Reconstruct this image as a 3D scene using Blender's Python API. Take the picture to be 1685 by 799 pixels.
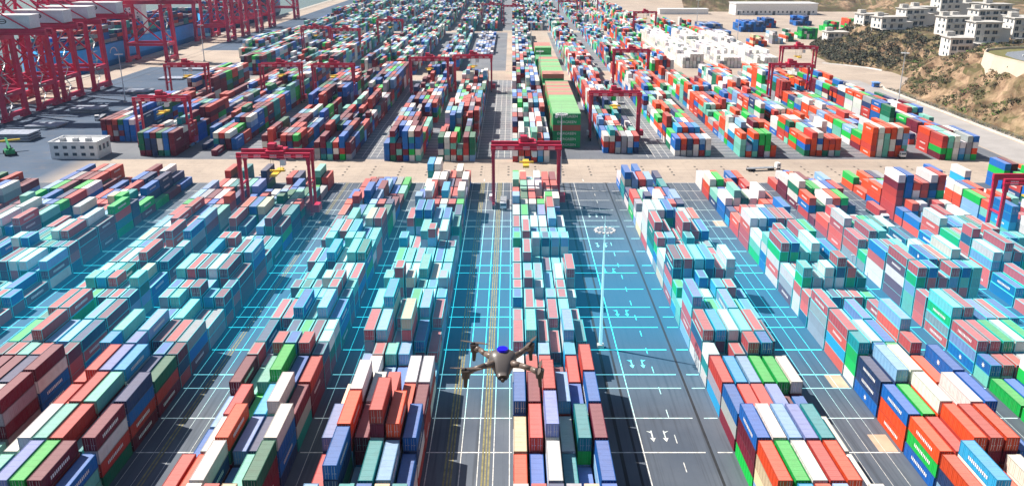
import bpy, math, random
from mathutils import Vector, Matrix, noise
R = math.radians
C = bpy.context.scene.collection
scn = bpy.context.scene
for o in list(bpy.data.objects): bpy.data.objects.remove(o)
# ------------------------------------------------------------------ camera, sky, sun, exposure
H = 94.5; F = 1414.0; TH = math.atan(.3465)
cam_d = bpy.data.cameras.new('camera'); cam = bpy.data.objects.new('camera', cam_d); C.objects.link(cam)
cam.location = (0, 0, H); cam.rotation_euler = (math.pi/2-TH, 0, 0)
cam_d.sensor_width = 36; cam_d.lens = F/1685*36; cam_d.clip_end = 9000; cam_d.clip_start = .1
scn.camera = cam
SUN_AZ = R(-66); SUN_EL = R(50)          # azimuth from +Y towards +X
w = bpy.data.worlds.new('World'); scn.world = w; w.use_nodes = True
nt = w.node_tree; sky = nt.nodes.new('ShaderNodeTexSky'); sky.sky_type = 'NISHITA'; sky.sun_disc = False
sky.sun_elevation = SUN_EL; sky.sun_rotation = SUN_AZ; sky.air_density = 1.3; sky.dust_density = 1.0
bg = nt.nodes['Background']; bg.inputs['Strength'].default_value = .05
nt.links.new(sky.outputs[0], bg.inputs['Color'])
sd = bpy.data.lights.new('sun', 'SUN'); sun = bpy.data.objects.new('sun', sd); C.objects.link(sun)
sd.energy = 5.0; sd.angle = R(.5); sd.color = (1, .93, .84)
dirv = Vector((math.sin(SUN_AZ)*math.cos(SUN_EL), math.cos(SUN_AZ)*math.cos(SUN_EL), math.sin(SUN_EL)))
sun.rotation_euler = dirv.to_track_quat('Z', 'Y').to_euler(); sun.location = (0, 0, 300)
scn.view_settings.view_transform = 'Standard'; scn.view_settings.look = 'None'
scn.view_settings.exposure = .68; scn.view_settings.gamma = 1
scn.render.engine = 'CYCLES'
HAZE_D = .00006

# ------------------------------------------------------------------ materials
def nodes(name):
    m = bpy.data.materials.new(name); m.use_nodes = True
    t = m.node_tree; return m, t, t.nodes['Principled BSDF']
def lnk(t, a, b): t.links.new(a, b)
def mth(t, op, a, b=None, c=None, clamp=False):
    n = t.nodes.new('ShaderNodeMath'); n.operation = op; n.use_clamp = clamp
    for i, v in enumerate((a, b, c)):
        if v is None: continue
        if isinstance(v, (int, float)): n.inputs[i].default_value = v
        else: lnk(t, v, n.inputs[i])
    return n.outputs[0]
def mixc(t, f, a, b, mode='MIX'):
    n = t.nodes.new('ShaderNodeMix'); n.data_type = 'RGBA'; n.blend_type = mode
    for s, v in ((n.inputs[0], f), (n.inputs[6], a), (n.inputs[7], b)):
        if hasattr(v, 'links'): lnk(t, v, s)
        elif isinstance(v, (int, float)): s.default_value = v
        else: s.default_value = (*v, 1) if len(v) == 3 else v
    return n.outputs[2]
def ntex(t, vec, scale, detail=4, rough=.55):
    n = t.nodes.new('ShaderNodeTexNoise'); n.inputs['Scale'].default_value = scale
    n.inputs['Detail'].default_value = detail; n.inputs['Roughness'].default_value = rough
    if vec is not None: lnk(t, vec, n.inputs['Vector'])
    return n.outputs['Fac']
def ramp(t, f, lo, hi):
    n = t.nodes.new('ShaderNodeMapRange'); n.clamp = True
    n.inputs[1].default_value = lo; n.inputs[2].default_value = hi; lnk(t, f, n.inputs[0]); return n.outputs[0]
def mat(name, col, rough=.6, metal=0, var=.25, scale=.6, emit=0):
    m, t, b = nodes(name)
    tc = t.nodes.new('ShaderNodeTexCoord').outputs['Object']
    n = ntex(t, tc, scale)
    lo = tuple(c*(1-var) for c in col); hi = tuple(min(1, c*(1+var)) for c in col)
    cc = mixc(t, ramp(t, n, .3, .7), lo, hi)
    lnk(t, cc, b.inputs['Base Color'])
    b.inputs['Roughness'].default_value = rough; b.inputs['Metallic'].default_value = metal
    if emit:
        lnk(t, cc, b.inputs['Emission Color']); b.inputs['Emission Strength'].default_value = emit
    return m
def container_mat(name, src):
    """painted corrugated steel; colour from the object's colour or from a face colour attribute"""
    m, t, b = nodes(name)
    if src == 'object': col = t.nodes.new('ShaderNodeObjectInfo').outputs['Color']
    else:
        a = t.nodes.new('ShaderNodeAttribute'); a.attribute_name = 'col'; col = a.outputs['Color']
    tc = t.nodes.new('ShaderNodeTexCoord').outputs['Object']
    geo = t.nodes.new('ShaderNodeNewGeometry')
    pos = geo.outputs['Position']
    sep = t.nodes.new('ShaderNodeSeparateXYZ'); lnk(t, geo.outputs['Normal'], sep.inputs[0])
    up = mth(t, 'GREATER_THAN', sep.outputs[2], .7)
    # dusty, sun-faded roof panels
    pale = mixc(t, .35, (.92, .78, .72), col, 'MIX')
    c1 = mixc(t, mth(t, 'MULTIPLY', up, .26), col, pale)
    grime = ramp(t, ntex(t, pos, .45, 6, .7), .48, .78)
    c2 = mixc(t, mth(t, 'MULTIPLY', grime, .22), c1, (.16, .10, .075))
    streak = t.nodes.new('ShaderNodeMapping'); streak.inputs['Scale'].default_value = (2.2, 2.2, .25); lnk(t, pos, streak.inputs[0])
    st = ramp(t, ntex(t, streak.outputs[0], 1.6, 3), .55, .75)
    c3 = mixc(t, mth(t, 'MULTIPLY', st, .22), c2, mixc(t, .5, c2, (.1, .06, .045)))
    lnk(t, c3, b.inputs['Base Color'])
    b.inputs['Roughness'].default_value = .62; b.inputs['Specular IOR Level'].default_value = .25
    # corrugation
    sp = t.nodes.new('ShaderNodeSeparateXYZ'); lnk(t, pos, sp.inputs[0])
    endw = mth(t, 'GREATER_THAN', mth(t, 'ABSOLUTE', sep.outputs[1]), .7)
    coord = mixv = mth(t, 'ADD', mth(t, 'MULTIPLY', endw, sp.outputs[0]), mth(t, 'MULTIPLY', mth(t, 'SUBTRACT', 1, endw), sp.outputs[1]))
    wv = mth(t, 'SINE', mth(t, 'MULTIPLY', coord, 2*math.pi/.42))
    bu = t.nodes.new('ShaderNodeBump'); bu.inputs['Strength'].default_value = .55; bu.inputs['Distance'].default_value = .05
    lnk(t, wv, bu.inputs['Height']); lnk(t, bu.outputs[0], b.inputs['Normal'])
    return m
M_OBJ = container_mat('container_paint', 'object')
M_ATT = container_mat('container_paint_mixed', 'attr')
def objcol(name, rough=.5):
    m, t, b = nodes(name)
    lnk(t, t.nodes.new('ShaderNodeObjectInfo').outputs['Color'], b.inputs['Base Color']); b.inputs['Roughness'].default_value = rough
    return m
M_FRAME = objcol('container_frame_paint')
M_STEEL = mat('galvanised_steel', (.5, .52, .54), .4, .5)
M_CRIM = mat('crimson_crane_paint', (.50, .010, .055), .45, 0, .18, .3)
M_CRIMD = mat('quay_crane_paint', (.58, .006, .075), .5, 0, .25, .1)
M_WHITE = mat('white_paint', (.8, .8, .8), .5, 0, .08)
M_DARK = mat('dark_rubber', (.02, .02, .022), .8)
M_GLASS = mat('dark_window_glass', (.04, .07, .10), .08, 0, .2)
M_GREYM = mat('grey_machinery', (.28, .3, .33), .5)
M_YEL = mat('yellow_paint', (.75, .5, .05), .5)
M_POLE = mat('pole_metal', (.62, .66, .7), .4, .3, .1)
M_REDP = mat('red_vehicle_paint', (.6, .03, .03), .4)
M_BLUEP = mat('blue_vehicle_paint', (.03, .15, .5), .4)

# ------------------------------------------------------------------ mesh builder and tagging
class MB:
    def __init__(s): s.v = []; s.f = []; s.c = []
    def face(s, pts, col=None):
        i = len(s.v); s.v += [tuple(p) for p in pts]; s.f.append(tuple(range(i, i+len(pts)))); s.c.append(col)
    def box(s, x0, x1, y0, y1, z0, z1, col=None, M=None):
        p = [Vector(q) for q in ((x0,y0,z0),(x1,y0,z0),(x1,y1,z0),(x0,y1,z0),(x0,y0,z1),(x1,y0,z1),(x1,y1,z1),(x0,y1,z1))]
        if M: p = [M @ q for q in p]
        i = len(s.v); s.v += [tuple(q) for q in p]
        for f in ((0,3,2,1),(4,5,6,7),(0,1,5,4),(1,2,6,5),(2,3,7,6),(3,0,4,7)):
            s.f.append(tuple(i+k for k in f)); s.c.append(col)
        return s
    def beam(s, a, b, wd, ht=None, col=None):
        a, b = Vector(a), Vector(b); d = b-a; L = d.length; ht = ht or wd
        q = d.to_track_quat('X', 'Z').to_matrix().to_4x4(); q.translation = a
        return s.box(0, L, -wd/2, wd/2, -ht/2, ht/2, col, q)
    def cyl(s, a, b, r0, r1=None, n=10, cap=True):
        a, b = Vector(a), Vector(b); r1 = r0 if r1 is None else r1
        q = (b-a).to_track_quat('Z', 'Y').to_matrix(); i = len(s.v)
        for P, r in ((a, r0), (b, r1)):
            for k in range(n):
                t = 2*math.pi*k/n; s.v.append(tuple(P+q@Vector((r*math.cos(t), r*math.sin(t), 0))))
        for k in range(n):
            s.f.append((i+k, i+(k+1) % n, i+n+(k+1) % n, i+n+k)); s.c.append(None)
        if cap:
            s.f.append(tuple(i+k for k in reversed(range(n)))); s.c.append(None)
            s.f.append(tuple(i+n+k for k in range(n))); s.c.append(None)
        return s
    def mesh(s, name, m):
        me = bpy.data.meshes.new(name); me.from_pydata(s.v, [], s.f)
        if m: me.materials.append(m)
        if any(c is not None for c in s.c):
            a = me.color_attributes.new('col', 'FLOAT_COLOR', 'CORNER')
            buf = []
            for f, c in zip(s.f, s.c):
                c = c or (.5, .5, .5)
                buf += [c[0], c[1], c[2], 1.0]*len(f)
            a.data.foreach_set('color', buf)
        me.update(); return me
    def build(s, name, m, parent=None, loc=None):
        o = bpy.data.objects.new(name, s.mesh(name, m)); C.objects.link(o)
        if parent: o.parent = parent
        if loc: o.location = loc
        return o
def tag(o, label, cat, group=None):
    o['label'] = label; o['category'] = cat
    if group: o['group'] = group
    return o
def thing(name, label, cat, loc=(0,0,0), rz=0, group=None):
    o = bpy.data.objects.new(name, None); C.objects.link(o); o.location = loc; o.rotation_euler = (0,0,rz)
    o.empty_display_size = .5
    return tag(o, label, cat, group)
def struct(name, mb, m, kind='structure'):
    o = mb.build(name, m); o['kind'] = kind; return o
KIDS = {}
def kids(o):
    return [c for c in bpy.data.objects if c.parent == o]
def copy_tree(root, loc, rz=None, label=None, sc=None):
    if root.name not in KIDS: KIDS[root.name] = [(c, kids(c)) for c in kids(root)]
    r = root.copy(); C.objects.link(r); r.location = loc
    if rz is not None: r.rotation_euler = (0,0,rz)
    if label: r['label'] = label
    if sc: r.scale = sc
    for c, gs in KIDS[root.name]:
        d = c.copy(); C.objects.link(d); d.parent = r
        for g in gs:
            e = g.copy(); C.objects.link(e); e.parent = d
    return r
def smooth(o):
    for p in o.data.polygons: p.use_smooth = True
def sstep(a, b, x):
    t = max(0, min(1, (x-a)/(b-a))); return t*t*(3-2*t)
def proj(X, Y, Z):
    ct, st = math.cos(TH), math.sin(TH)
    zc = Y*ct+(H-Z)*st; yc = (H-Z)*ct-Y*st
    return (842.5+F*X/zc, 399.5+F*yc/zc, F/zc)

# ------------------------------------------------------------------ terrain
def foot(D):
    pts = [(0,262),(596,262),(612,276),(625,297),(684,297),(705,290),(735,268),(790,272),(860,290),(925,322),(960,420),(1010,520),(5000,520)]
    for (a, x), (b, y) in zip(pts, pts[1:]):
        if D <= b: return x+(y-x)*(D-a)/(b-a)
    return 520
def terr(X, D):
    # smoothed distance inside the foot line
    d = min(X-foot(D+k*8)+abs(k)*5 for k in (-2,-1,0,1,2))
    h = 0
    if d > 0:
        big = noise.noise(Vector((X*.018, D*.018, 3)))
        rock = noise.fractal(Vector((X*.07, D*.07, 1)), 1, 2, 5)
        gully = abs(noise.noise(Vector((X*.02, D*.055, 9))))
        top = 23+4*big
        prof = sstep(0, 42, d)*.72+sstep(0, 14, d)*.28 if D < 640 else sstep(0, 62, d)*.85+sstep(0, 9, d)*.15
        top += sstep(300, 560, D)*2
        h = top*prof + rock*5.0*sstep(2, 16, d)*(1-.75*sstep(46, 66, d)) - gully*5*sstep(5, 20, d)*(1-sstep(34, 46, d))
        if D > 640: h = h*.95
    if D > 1330 and X > 130:
        e = sstep(130, 260, X)*(D-1330)
        h = max(h, min(120, e*.42)+10*noise.fractal(Vector((X*.02, D*.02, 5)), 1, 2, 5)*sstep(0, 40, e))
    return max(h, 0)-.35*(1-sstep(0, 3, max(d, 0)))*(0 if (D > 1330 and X > 130) else 1)
# flat ground
g = MB(); g.face([(-322,-200,0),(3200,-200,0),(3200,6000,0),(-322,6000,0)])
def ground_mat():
    m, t, b = nodes('yard_concrete')
    pos = t.nodes.new('ShaderNodeNewGeometry').outputs['Position']
    sp = t.nodes.new('ShaderNodeSeparateXYZ'); lnk(t, pos, sp.inputs[0])
    left = mth(t, 'MULTIPLY', ramp(t, mth(t, 'MULTIPLY', sp.outputs[0], -1), 190, 205), mth(t, 'MAXIMUM', mth(t, 'GREATER_THAN', sp.outputs[0], -296), mth(t, 'LESS_THAN', sp.outputs[1], 540)))
    road = mth(t, 'MULTIPLY', mth(t, 'GREATER_THAN', sp.outputs[1], 712), mth(t, 'LESS_THAN', sp.outputs[1], 830))
    left = mth(t, 'MULTIPLY', left, mth(t, 'SUBTRACT', 1, road))
    n1 = ntex(t, pos, .03, 6); n2 = ntex(t, pos, .5, 5)
    warm = mixc(t, ramp(t, n1, .3, .7), (.36, .29, .235), (.50, .41, .33))
    cool = mixc(t, ramp(t, n1, .3, .7), (.035, .070, .125), (.065, .11, .18))
    c = mixc(t, left, warm, cool)
    c = mixc(t, mth(t, 'MULTIPLY', ramp(t, n2, .5, .8), .25), c, (.15, .13, .12))
    mpt = t.nodes.new('ShaderNodeMapping'); mpt.inputs['Scale'].default_value = (.03, .9, 1); lnk(t, pos, mpt.inputs[0])
    c = mixc(t, mth(t, 'MULTIPLY', ramp(t, ntex(t, mpt.outputs[0], 1, 4), .52, .7), .38), c, (.16, .13, .12))
    n5 = ntex(t, pos, .11, 5); c = mixc(t, mth(t, 'MULTIPLY', ramp(t, n5, .58, .72), .35), c, (.20, .17, .15))
    # slab joints
    jx = mth(t, 'LESS_THAN', mth(t, 'PINGPONG', sp.outputs[0], 3.0), .06); jy = mth(t, 'LESS_THAN', mth(t, 'PINGPONG', sp.outputs[1], 3.0), .06)
    c = mixc(t, mth(t, 'MULTIPLY', mth(t, 'MAXIMUM', jx, jy), .3), c, (.12, .11, .1))
    lnk(t, c, b.inputs['Base Color']); b.inputs['Roughness'].default_value = .85; return m
struct('ground', g, ground_mat())
qw = MB(); qw.box(-330, -322, -200, 6000, -4.5, .35); struct('quay_edge', qw, mat('quay_concrete', (.42, .38, .33), .9))
wt = MB(); wt.face([(-6000,-200,-4),(-322.5,-200,-4),(-322.5,6000,-4),(-6000,6000,-4)])
def water_mat():
    m, t, b = nodes('harbour_water'); pos = t.nodes.new('ShaderNodeNewGeometry').outputs['Position']
    b.inputs['Base Color'].default_value = (.05, .12, .15, 1); b.inputs['Roughness'].default_value = .12
    bu = t.nodes.new('ShaderNodeBump'); bu.inputs['Strength'].default_value = .4; bu.inputs['Distance'].default_value = .3
    lnk(t, ntex(t, pos, .25, 5), bu.inputs['Height']); lnk(t, bu.outputs[0], b.inputs['Normal']); return m
struct('water', wt, water_mat())

# asphalt bays (dark), with the cyan glow painted into their colour across the yard
def glow_band(D): return sstep(158, 192, D)*(1-sstep(235, 300, D))
def asphalt_mat():
    m, t, b = nodes('yard_asphalt'); pos = t.nodes.new('ShaderNodeNewGeometry').outputs['Position']
    sp = t.nodes.new('ShaderNodeSeparateXYZ'); lnk(t, pos, sp.inputs[0])
    n1 = ntex(t, pos, .05, 6); 
    mp = t.nodes.new('ShaderNodeMapping'); mp.inputs['Scale'].default_value = (1.2, .03, 1); lnk(t, pos, mp.inputs[0])
    n2 = ntex(t, mp.outputs[0], 1, 4)       # tyre tracks along the lanes
    c = mixc(t, ramp(t, n1, .3, .7), (.062, .080, .112), (.115, .135, .165))
    c = mixc(t, mth(t, 'MULTIPLY', ramp(t, n2, .5, .68), .55), c, (.03, .035, .045))
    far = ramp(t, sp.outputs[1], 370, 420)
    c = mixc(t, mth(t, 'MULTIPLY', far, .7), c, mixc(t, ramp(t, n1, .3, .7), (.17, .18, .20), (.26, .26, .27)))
    up = ramp(t, sp.outputs[1], 160, 205); dn = mth(t, 'SUBTRACT', 1, ramp(t, sp.outputs[1], 235, 310))
    c = mixc(t, mth(t, 'MULTIPLY', mth(t, 'MULTIPLY', up, dn), .85), c, (.008, .115, .22))
    lnk(t, c, b.inputs['Base Color']); b.inputs['Roughness'].default_value = .75; return m
ASP = asphalt_mat()
a = MB(); a.face([(-152,40,.004),(260,40,.004),(260,350,.004),(-152,350,.004)])
a.face([(-260,40,.004),(-152,40,.004),(-152,350,.004),(-260,350,.004)])
a.face([(-212,392,.004),(232,392,.004),(232,640,.004),(-212,640,.004)])
a.face([(-212,690,.004),(-5,690,.004),(-5,1004,.004),(-212,1004,.004)])
a.face([(40,690,.004),(100,690,.004),(100,1004,.004),(40,1004,.004)])
a.face([(-262,1030,.004),(140,1030,.004),(140,1700,.004),(-262,1700,.004)])
struct('asphalt', a, ASP)
rd = MB(); rd.face([(233,300,.006),(256,300,.006),(256,640,.006),(233,640,.006)])
struct('perimeter_road', rd, mat('worn_road', (.36, .34, .33), .85, 0, .12, .08))

# lane markings
BAYS1 = [(94.7,13),(107.7,13),(120.7,13),(133.7,13),(146.7,13),(159.7,13),(172.7,6.5),(179.2,13),(192.2,13),(205.4,6.5),(212,6.5),(218.6,13),(231.8,13),
         (244.8,6.5),(251.3,13),(264.3,13),(277.3,13),(290.5,6.8),(297.5,13),(310.5,13),(323.7,13),(337,12.8)]
def line_mat():
    m, t, b = nodes('lane_paint_glow'); pos = t.nodes.new('ShaderNodeNewGeometry').outputs['Position']
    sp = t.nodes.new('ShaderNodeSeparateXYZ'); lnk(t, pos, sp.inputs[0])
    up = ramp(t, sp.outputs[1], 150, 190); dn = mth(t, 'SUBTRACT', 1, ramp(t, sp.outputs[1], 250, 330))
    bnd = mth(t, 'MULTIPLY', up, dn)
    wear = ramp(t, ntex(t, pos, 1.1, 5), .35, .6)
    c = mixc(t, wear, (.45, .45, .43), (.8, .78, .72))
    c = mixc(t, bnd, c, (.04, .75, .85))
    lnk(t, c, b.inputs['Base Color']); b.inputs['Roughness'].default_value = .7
    lnk(t, c, b.inputs['Emission Color']); lnk(t, mth(t, 'MULTIPLY', bnd, .8), b.inputs['Emission Strength']); return m  # lane paint takes on the cyan glow as colour and emission
LM = line_mat()
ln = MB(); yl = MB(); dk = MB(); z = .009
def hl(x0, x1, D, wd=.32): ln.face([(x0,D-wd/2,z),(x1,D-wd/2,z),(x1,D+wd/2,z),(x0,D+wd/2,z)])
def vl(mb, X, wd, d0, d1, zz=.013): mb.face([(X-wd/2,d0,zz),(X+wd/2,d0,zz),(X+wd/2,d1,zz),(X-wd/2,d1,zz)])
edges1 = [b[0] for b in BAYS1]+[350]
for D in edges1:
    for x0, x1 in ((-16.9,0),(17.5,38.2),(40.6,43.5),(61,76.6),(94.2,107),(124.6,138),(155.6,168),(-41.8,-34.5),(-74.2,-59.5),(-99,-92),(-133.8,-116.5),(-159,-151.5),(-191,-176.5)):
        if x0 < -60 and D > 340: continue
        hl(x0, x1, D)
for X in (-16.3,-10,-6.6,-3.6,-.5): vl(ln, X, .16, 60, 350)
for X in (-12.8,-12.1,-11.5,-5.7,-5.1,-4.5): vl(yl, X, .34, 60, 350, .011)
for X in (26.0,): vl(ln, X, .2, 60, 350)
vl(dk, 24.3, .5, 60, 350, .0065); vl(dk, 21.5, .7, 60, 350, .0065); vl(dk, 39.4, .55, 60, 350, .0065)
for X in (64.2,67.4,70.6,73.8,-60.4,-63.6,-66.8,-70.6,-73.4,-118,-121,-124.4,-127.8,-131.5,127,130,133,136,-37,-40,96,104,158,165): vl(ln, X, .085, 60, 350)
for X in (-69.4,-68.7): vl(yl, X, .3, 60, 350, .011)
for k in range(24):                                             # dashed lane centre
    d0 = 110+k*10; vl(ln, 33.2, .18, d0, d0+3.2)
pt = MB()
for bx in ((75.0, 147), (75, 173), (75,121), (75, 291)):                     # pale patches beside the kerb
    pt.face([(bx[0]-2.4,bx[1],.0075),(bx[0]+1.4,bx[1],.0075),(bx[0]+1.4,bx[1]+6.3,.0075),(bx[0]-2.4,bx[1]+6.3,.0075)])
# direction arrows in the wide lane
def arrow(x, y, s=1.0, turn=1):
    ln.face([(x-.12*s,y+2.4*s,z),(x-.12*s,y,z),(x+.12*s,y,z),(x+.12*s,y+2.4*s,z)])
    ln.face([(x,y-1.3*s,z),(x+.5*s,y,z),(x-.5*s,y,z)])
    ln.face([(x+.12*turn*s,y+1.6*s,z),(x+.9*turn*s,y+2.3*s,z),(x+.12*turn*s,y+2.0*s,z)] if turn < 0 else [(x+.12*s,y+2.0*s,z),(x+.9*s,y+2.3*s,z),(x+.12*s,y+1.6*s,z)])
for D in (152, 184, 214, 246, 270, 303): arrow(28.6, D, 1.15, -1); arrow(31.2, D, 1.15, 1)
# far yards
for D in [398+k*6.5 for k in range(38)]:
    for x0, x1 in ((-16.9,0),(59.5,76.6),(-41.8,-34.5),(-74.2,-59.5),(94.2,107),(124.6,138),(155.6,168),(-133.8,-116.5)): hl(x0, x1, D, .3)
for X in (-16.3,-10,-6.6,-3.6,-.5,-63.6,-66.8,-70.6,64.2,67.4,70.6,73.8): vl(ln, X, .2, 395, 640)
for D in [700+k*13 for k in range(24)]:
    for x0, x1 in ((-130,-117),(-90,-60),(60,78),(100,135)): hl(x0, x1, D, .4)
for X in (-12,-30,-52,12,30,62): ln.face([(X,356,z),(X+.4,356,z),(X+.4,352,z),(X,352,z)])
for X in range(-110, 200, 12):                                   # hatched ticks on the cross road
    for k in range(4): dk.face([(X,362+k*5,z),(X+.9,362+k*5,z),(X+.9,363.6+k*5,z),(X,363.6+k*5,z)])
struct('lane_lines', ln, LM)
struct('concrete_patches', pt, mat('pale_concrete_patch', (.50,.37,.26), .85, 0, .12, .3))
struct('yellow_lane_stripes', yl, mat('faded_yellow_paint', (.24, .21, .09), .8, 0, .4, .8))
struct('dark_joint_strips', dk, mat('tar_joint', (.018, .02, .025), .8, 0, .3, .5))

# hill terrain
tm = MB(); N0 = 0
xs = [262-3+3.0*i for i in range(100)]+[560+12*i for i in range(40)]
ys = [240+4.5*j for j in range(170)]+[1005+14*j for j in range(90)]
idx = {}
for j, D in enumerate(ys):
    for i, X in enumerate(xs):
        jx = noise.noise(Vector((X*.11, D*.11, 7)))*1.2
        idx[i, j] = len(tm.v); tm.v.append((X+jx, D, terr(X, D)))
for j in range(len(ys)-1):
    for i in range(len(xs)-1):
        q = (idx[i,j], idx[i+1,j], idx[i+1,j+1], idx[i,j+1])
        if all(tm.v[k][2] <= -.3 for k in q): continue
        tm.f.append(q); tm.c.append(None)
def rock_mat():
    m, t, b = nodes('hillside'); geo = t.nodes.new('ShaderNodeNewGeometry'); pos = geo.outputs['Position']
    sep = t.nodes.new('ShaderNodeSeparateXYZ'); lnk(t, geo.outputs['Normal'], sep.inputs[0])
    n1 = ntex(t, pos, .12, 7, .65); n2 = ntex(t, pos, .035, 5); n3 = ntex(t, pos, .5, 6, .7)
    rock = mixc(t, ramp(t, n1, .38, .66), (.17, .10, .055), (.48, .33, .21))
    rock = mixc(t, mth(t, 'MULTIPLY', ramp(t, n3, .52, .7), .6), rock, (.09, .055, .03))
    veg = mixc(t, ramp(t, n1, .4, .6), (.085, .055, .025), (.10, .095, .03))
    flat = ramp(t, sep.outputs[2], .62, .86)
    c = mixc(t, mth(t, 'MULTIPLY', flat, ramp(t, n2, .36, .5)), rock, veg)
    lnk(t, c, b.inputs['Base Color']); b.inputs['Roughness'].default_value = .95
    bu = t.nodes.new('ShaderNodeBump'); bu.inputs['Strength'].default_value = .9; bu.inputs['Distance'].default_value = 1.0
    lnk(t, mth(t, 'ADD', n1, mth(t, 'MULTIPLY', n3, .4)), bu.inputs['Height']); lnk(t, bu.outputs[0], b.inputs['Normal']); return m
hill = struct('hillside', tm, rock_mat())
# far hills left of the warehouse
fh = MB(); nx, ny = 60, 14; base = {}
for j in range(ny):
    for i in range(nx):
        X = -200+i*12; D = 1720+j*26
        hz = max(0, (D-1720)*.28+14*noise.fractal(Vector((X*.015, D*.015, 2)), 1, 2, 5))*sstep(-60, 260, X)
        base[i,j] = len(fh.v); fh.v.append((X, D, hz-.3))
for j in range(ny-1):
    for i in range(nx-1): fh.f.append((base[i,j],base[i+1,j],base[i+1,j+1],base[i,j+1])); fh.c.append(None)
struct('far_hills', fh, hill.data.materials[0])

# scrub on the hill
random.seed(5)
def scrub_mat(name, a, b_):
    m, t, b = nodes(name); pos = t.nodes.new('ShaderNodeNewGeometry').outputs['Position']
    at = t.nodes.new('ShaderNodeAttribute'); at.attribute_name = 'col'
    lnk(t, at.outputs['Color'], b.inputs['Base Color']); b.inputs['Roughness'].default_value = .8; return m
sb = MB()
def clump(P, r, col, n):
    for _ in range(n):
        a1 = random.uniform(0, 6.28); el = math.asin(random.uniform(-.1, 1)); rr = r*random.uniform(.55, 1.05)
        c = P+Vector((math.cos(a1)*math.cos(el)*rr, math.sin(a1)*math.cos(el)*rr, math.sin(el)*rr*.8))
        u = Vector((random.gauss(0,1), random.gauss(0,1), random.gauss(0,1))).normalized(); v = u.orthogonal().normalized()
        sz = r*random.uniform(.22, .42); k = random.uniform(.6, 1.4)
        cc = tuple(x*k for x in col)
        sb.face([c-u*sz, c+v*sz*.7, c+u*sz, c-v*sz*.7], cc)
for _ in range(900):
    D = random.uniform(300, 600); clump(Vector((random.uniform(259.2, 265), D, max(0, terr(262, D)))), random.uniform(.4, 1.1), (.05,.06,.03), 8)
greens = [(.045,.055,.03),(.06,.055,.035),(.09,.075,.04),(.075,.10,.03),(.11,.085,.04)]
for _ in range(9000):
    D = random.uniform(330, 960); X = foot(D)+random.expovariate(1/45.)
    if X > 560: continue
    hh = terr(X, D)
    if hh < 1.5: continue
    dens = noise.noise(Vector((X*.03, D*.03, 20)))
    if D > 690:
        if dens < -.35: continue
        col = random.choice(greens[:3]); r = random.uniform(1.2, 3.0)
    else:
        if dens < -.12 or (D < 470 and hh < 19 and dens < .3): continue
        col = random.choice(greens[2:]) if X < 330 else random.choice(greens); r = random.uniform(.7, 1.9)
        if random.random() < .12: col = (.10, .17, .03)
    if 296 < X < 380 and 440 < D < 570: continue
    clump(Vector((X, D, hh)), r, col, 16)
o = sb.build('hillside_scrub', scrub_mat('scrub_leaves', 0, 0)); o['kind'] = 'stuff'

# ------------------------------------------------------------------ containers
PAL = {'r':(.50,.050,.040),'o':(.72,.075,.018),'m':(.16,.012,.035),'w':(.74,.72,.68),'b':(.008,.13,.46),'s':(.22,.40,.66),
       'g':(.008,.46,.07),'d':(.005,.15,.08),'t':(.17,.52,.42),'y':(.72,.56,.36),'n':(.02,.05,.15),'k':(.32,.33,.36),
       'p':(.19,.27,.55),'l':(.02,.32,.62),'e':(.01,.28,.30),'x':(.74,.73,.71),'c':(.20,.62,.66)}
CNAME = {'r':'rust red','o':'orange red','m':'maroon','w':'off-white','b':'blue','s':'steel blue','g':'bright green','d':'dark green',
         't':'mint green','y':'cream','n':'navy','k':'grey','p':'violet blue','l':'light blue','e':'dark teal','x':'white','c':'pale cyan'}
GLOW_CY = (.01,.30,.46)
def pick(rng, X, D):
    if X > 75 : pool = 'ooooorrrwwwwxbbblngdgsktmt'
    elif X < -50: pool = 'rrrmmmmmwbbbnnstgdekmbrwd'
    else: pool = 'rrrrmwwwwbbnssgdtekxlmr'
    if D > 690: pool = 'rrrmmwwwxbbbngddtteekssc' if X < 100 else pool+'ddtt'
    return rng.choice(pool)
def glow_tint(c, D, X):  # cyan glow over the yard mixed into the container base colours
    wgt = glow_band(D)*.24
    if X < -60: wgt *= .5
    return tuple(a*(1-wgt)+b*wgt for a, b in zip(c, GLOW_CY))
CW = 2.44; TIER = 2.82; PITCH = 2.9
STACKS = []    # dict(block, bay, col, X, D, L, n, cols)
BLOCK1 = {'C':0,'D':43.6,'E':76.8,'F':107.1,'G':138.1,'H':168.5,'I':198.5,'B':-34.3,'A':-59.3,'Z':-91.8,'Y':-116.3,'X':-151.3,'W':-176.3,'V':-208.3,'U':-241}
GRID = {}
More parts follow.
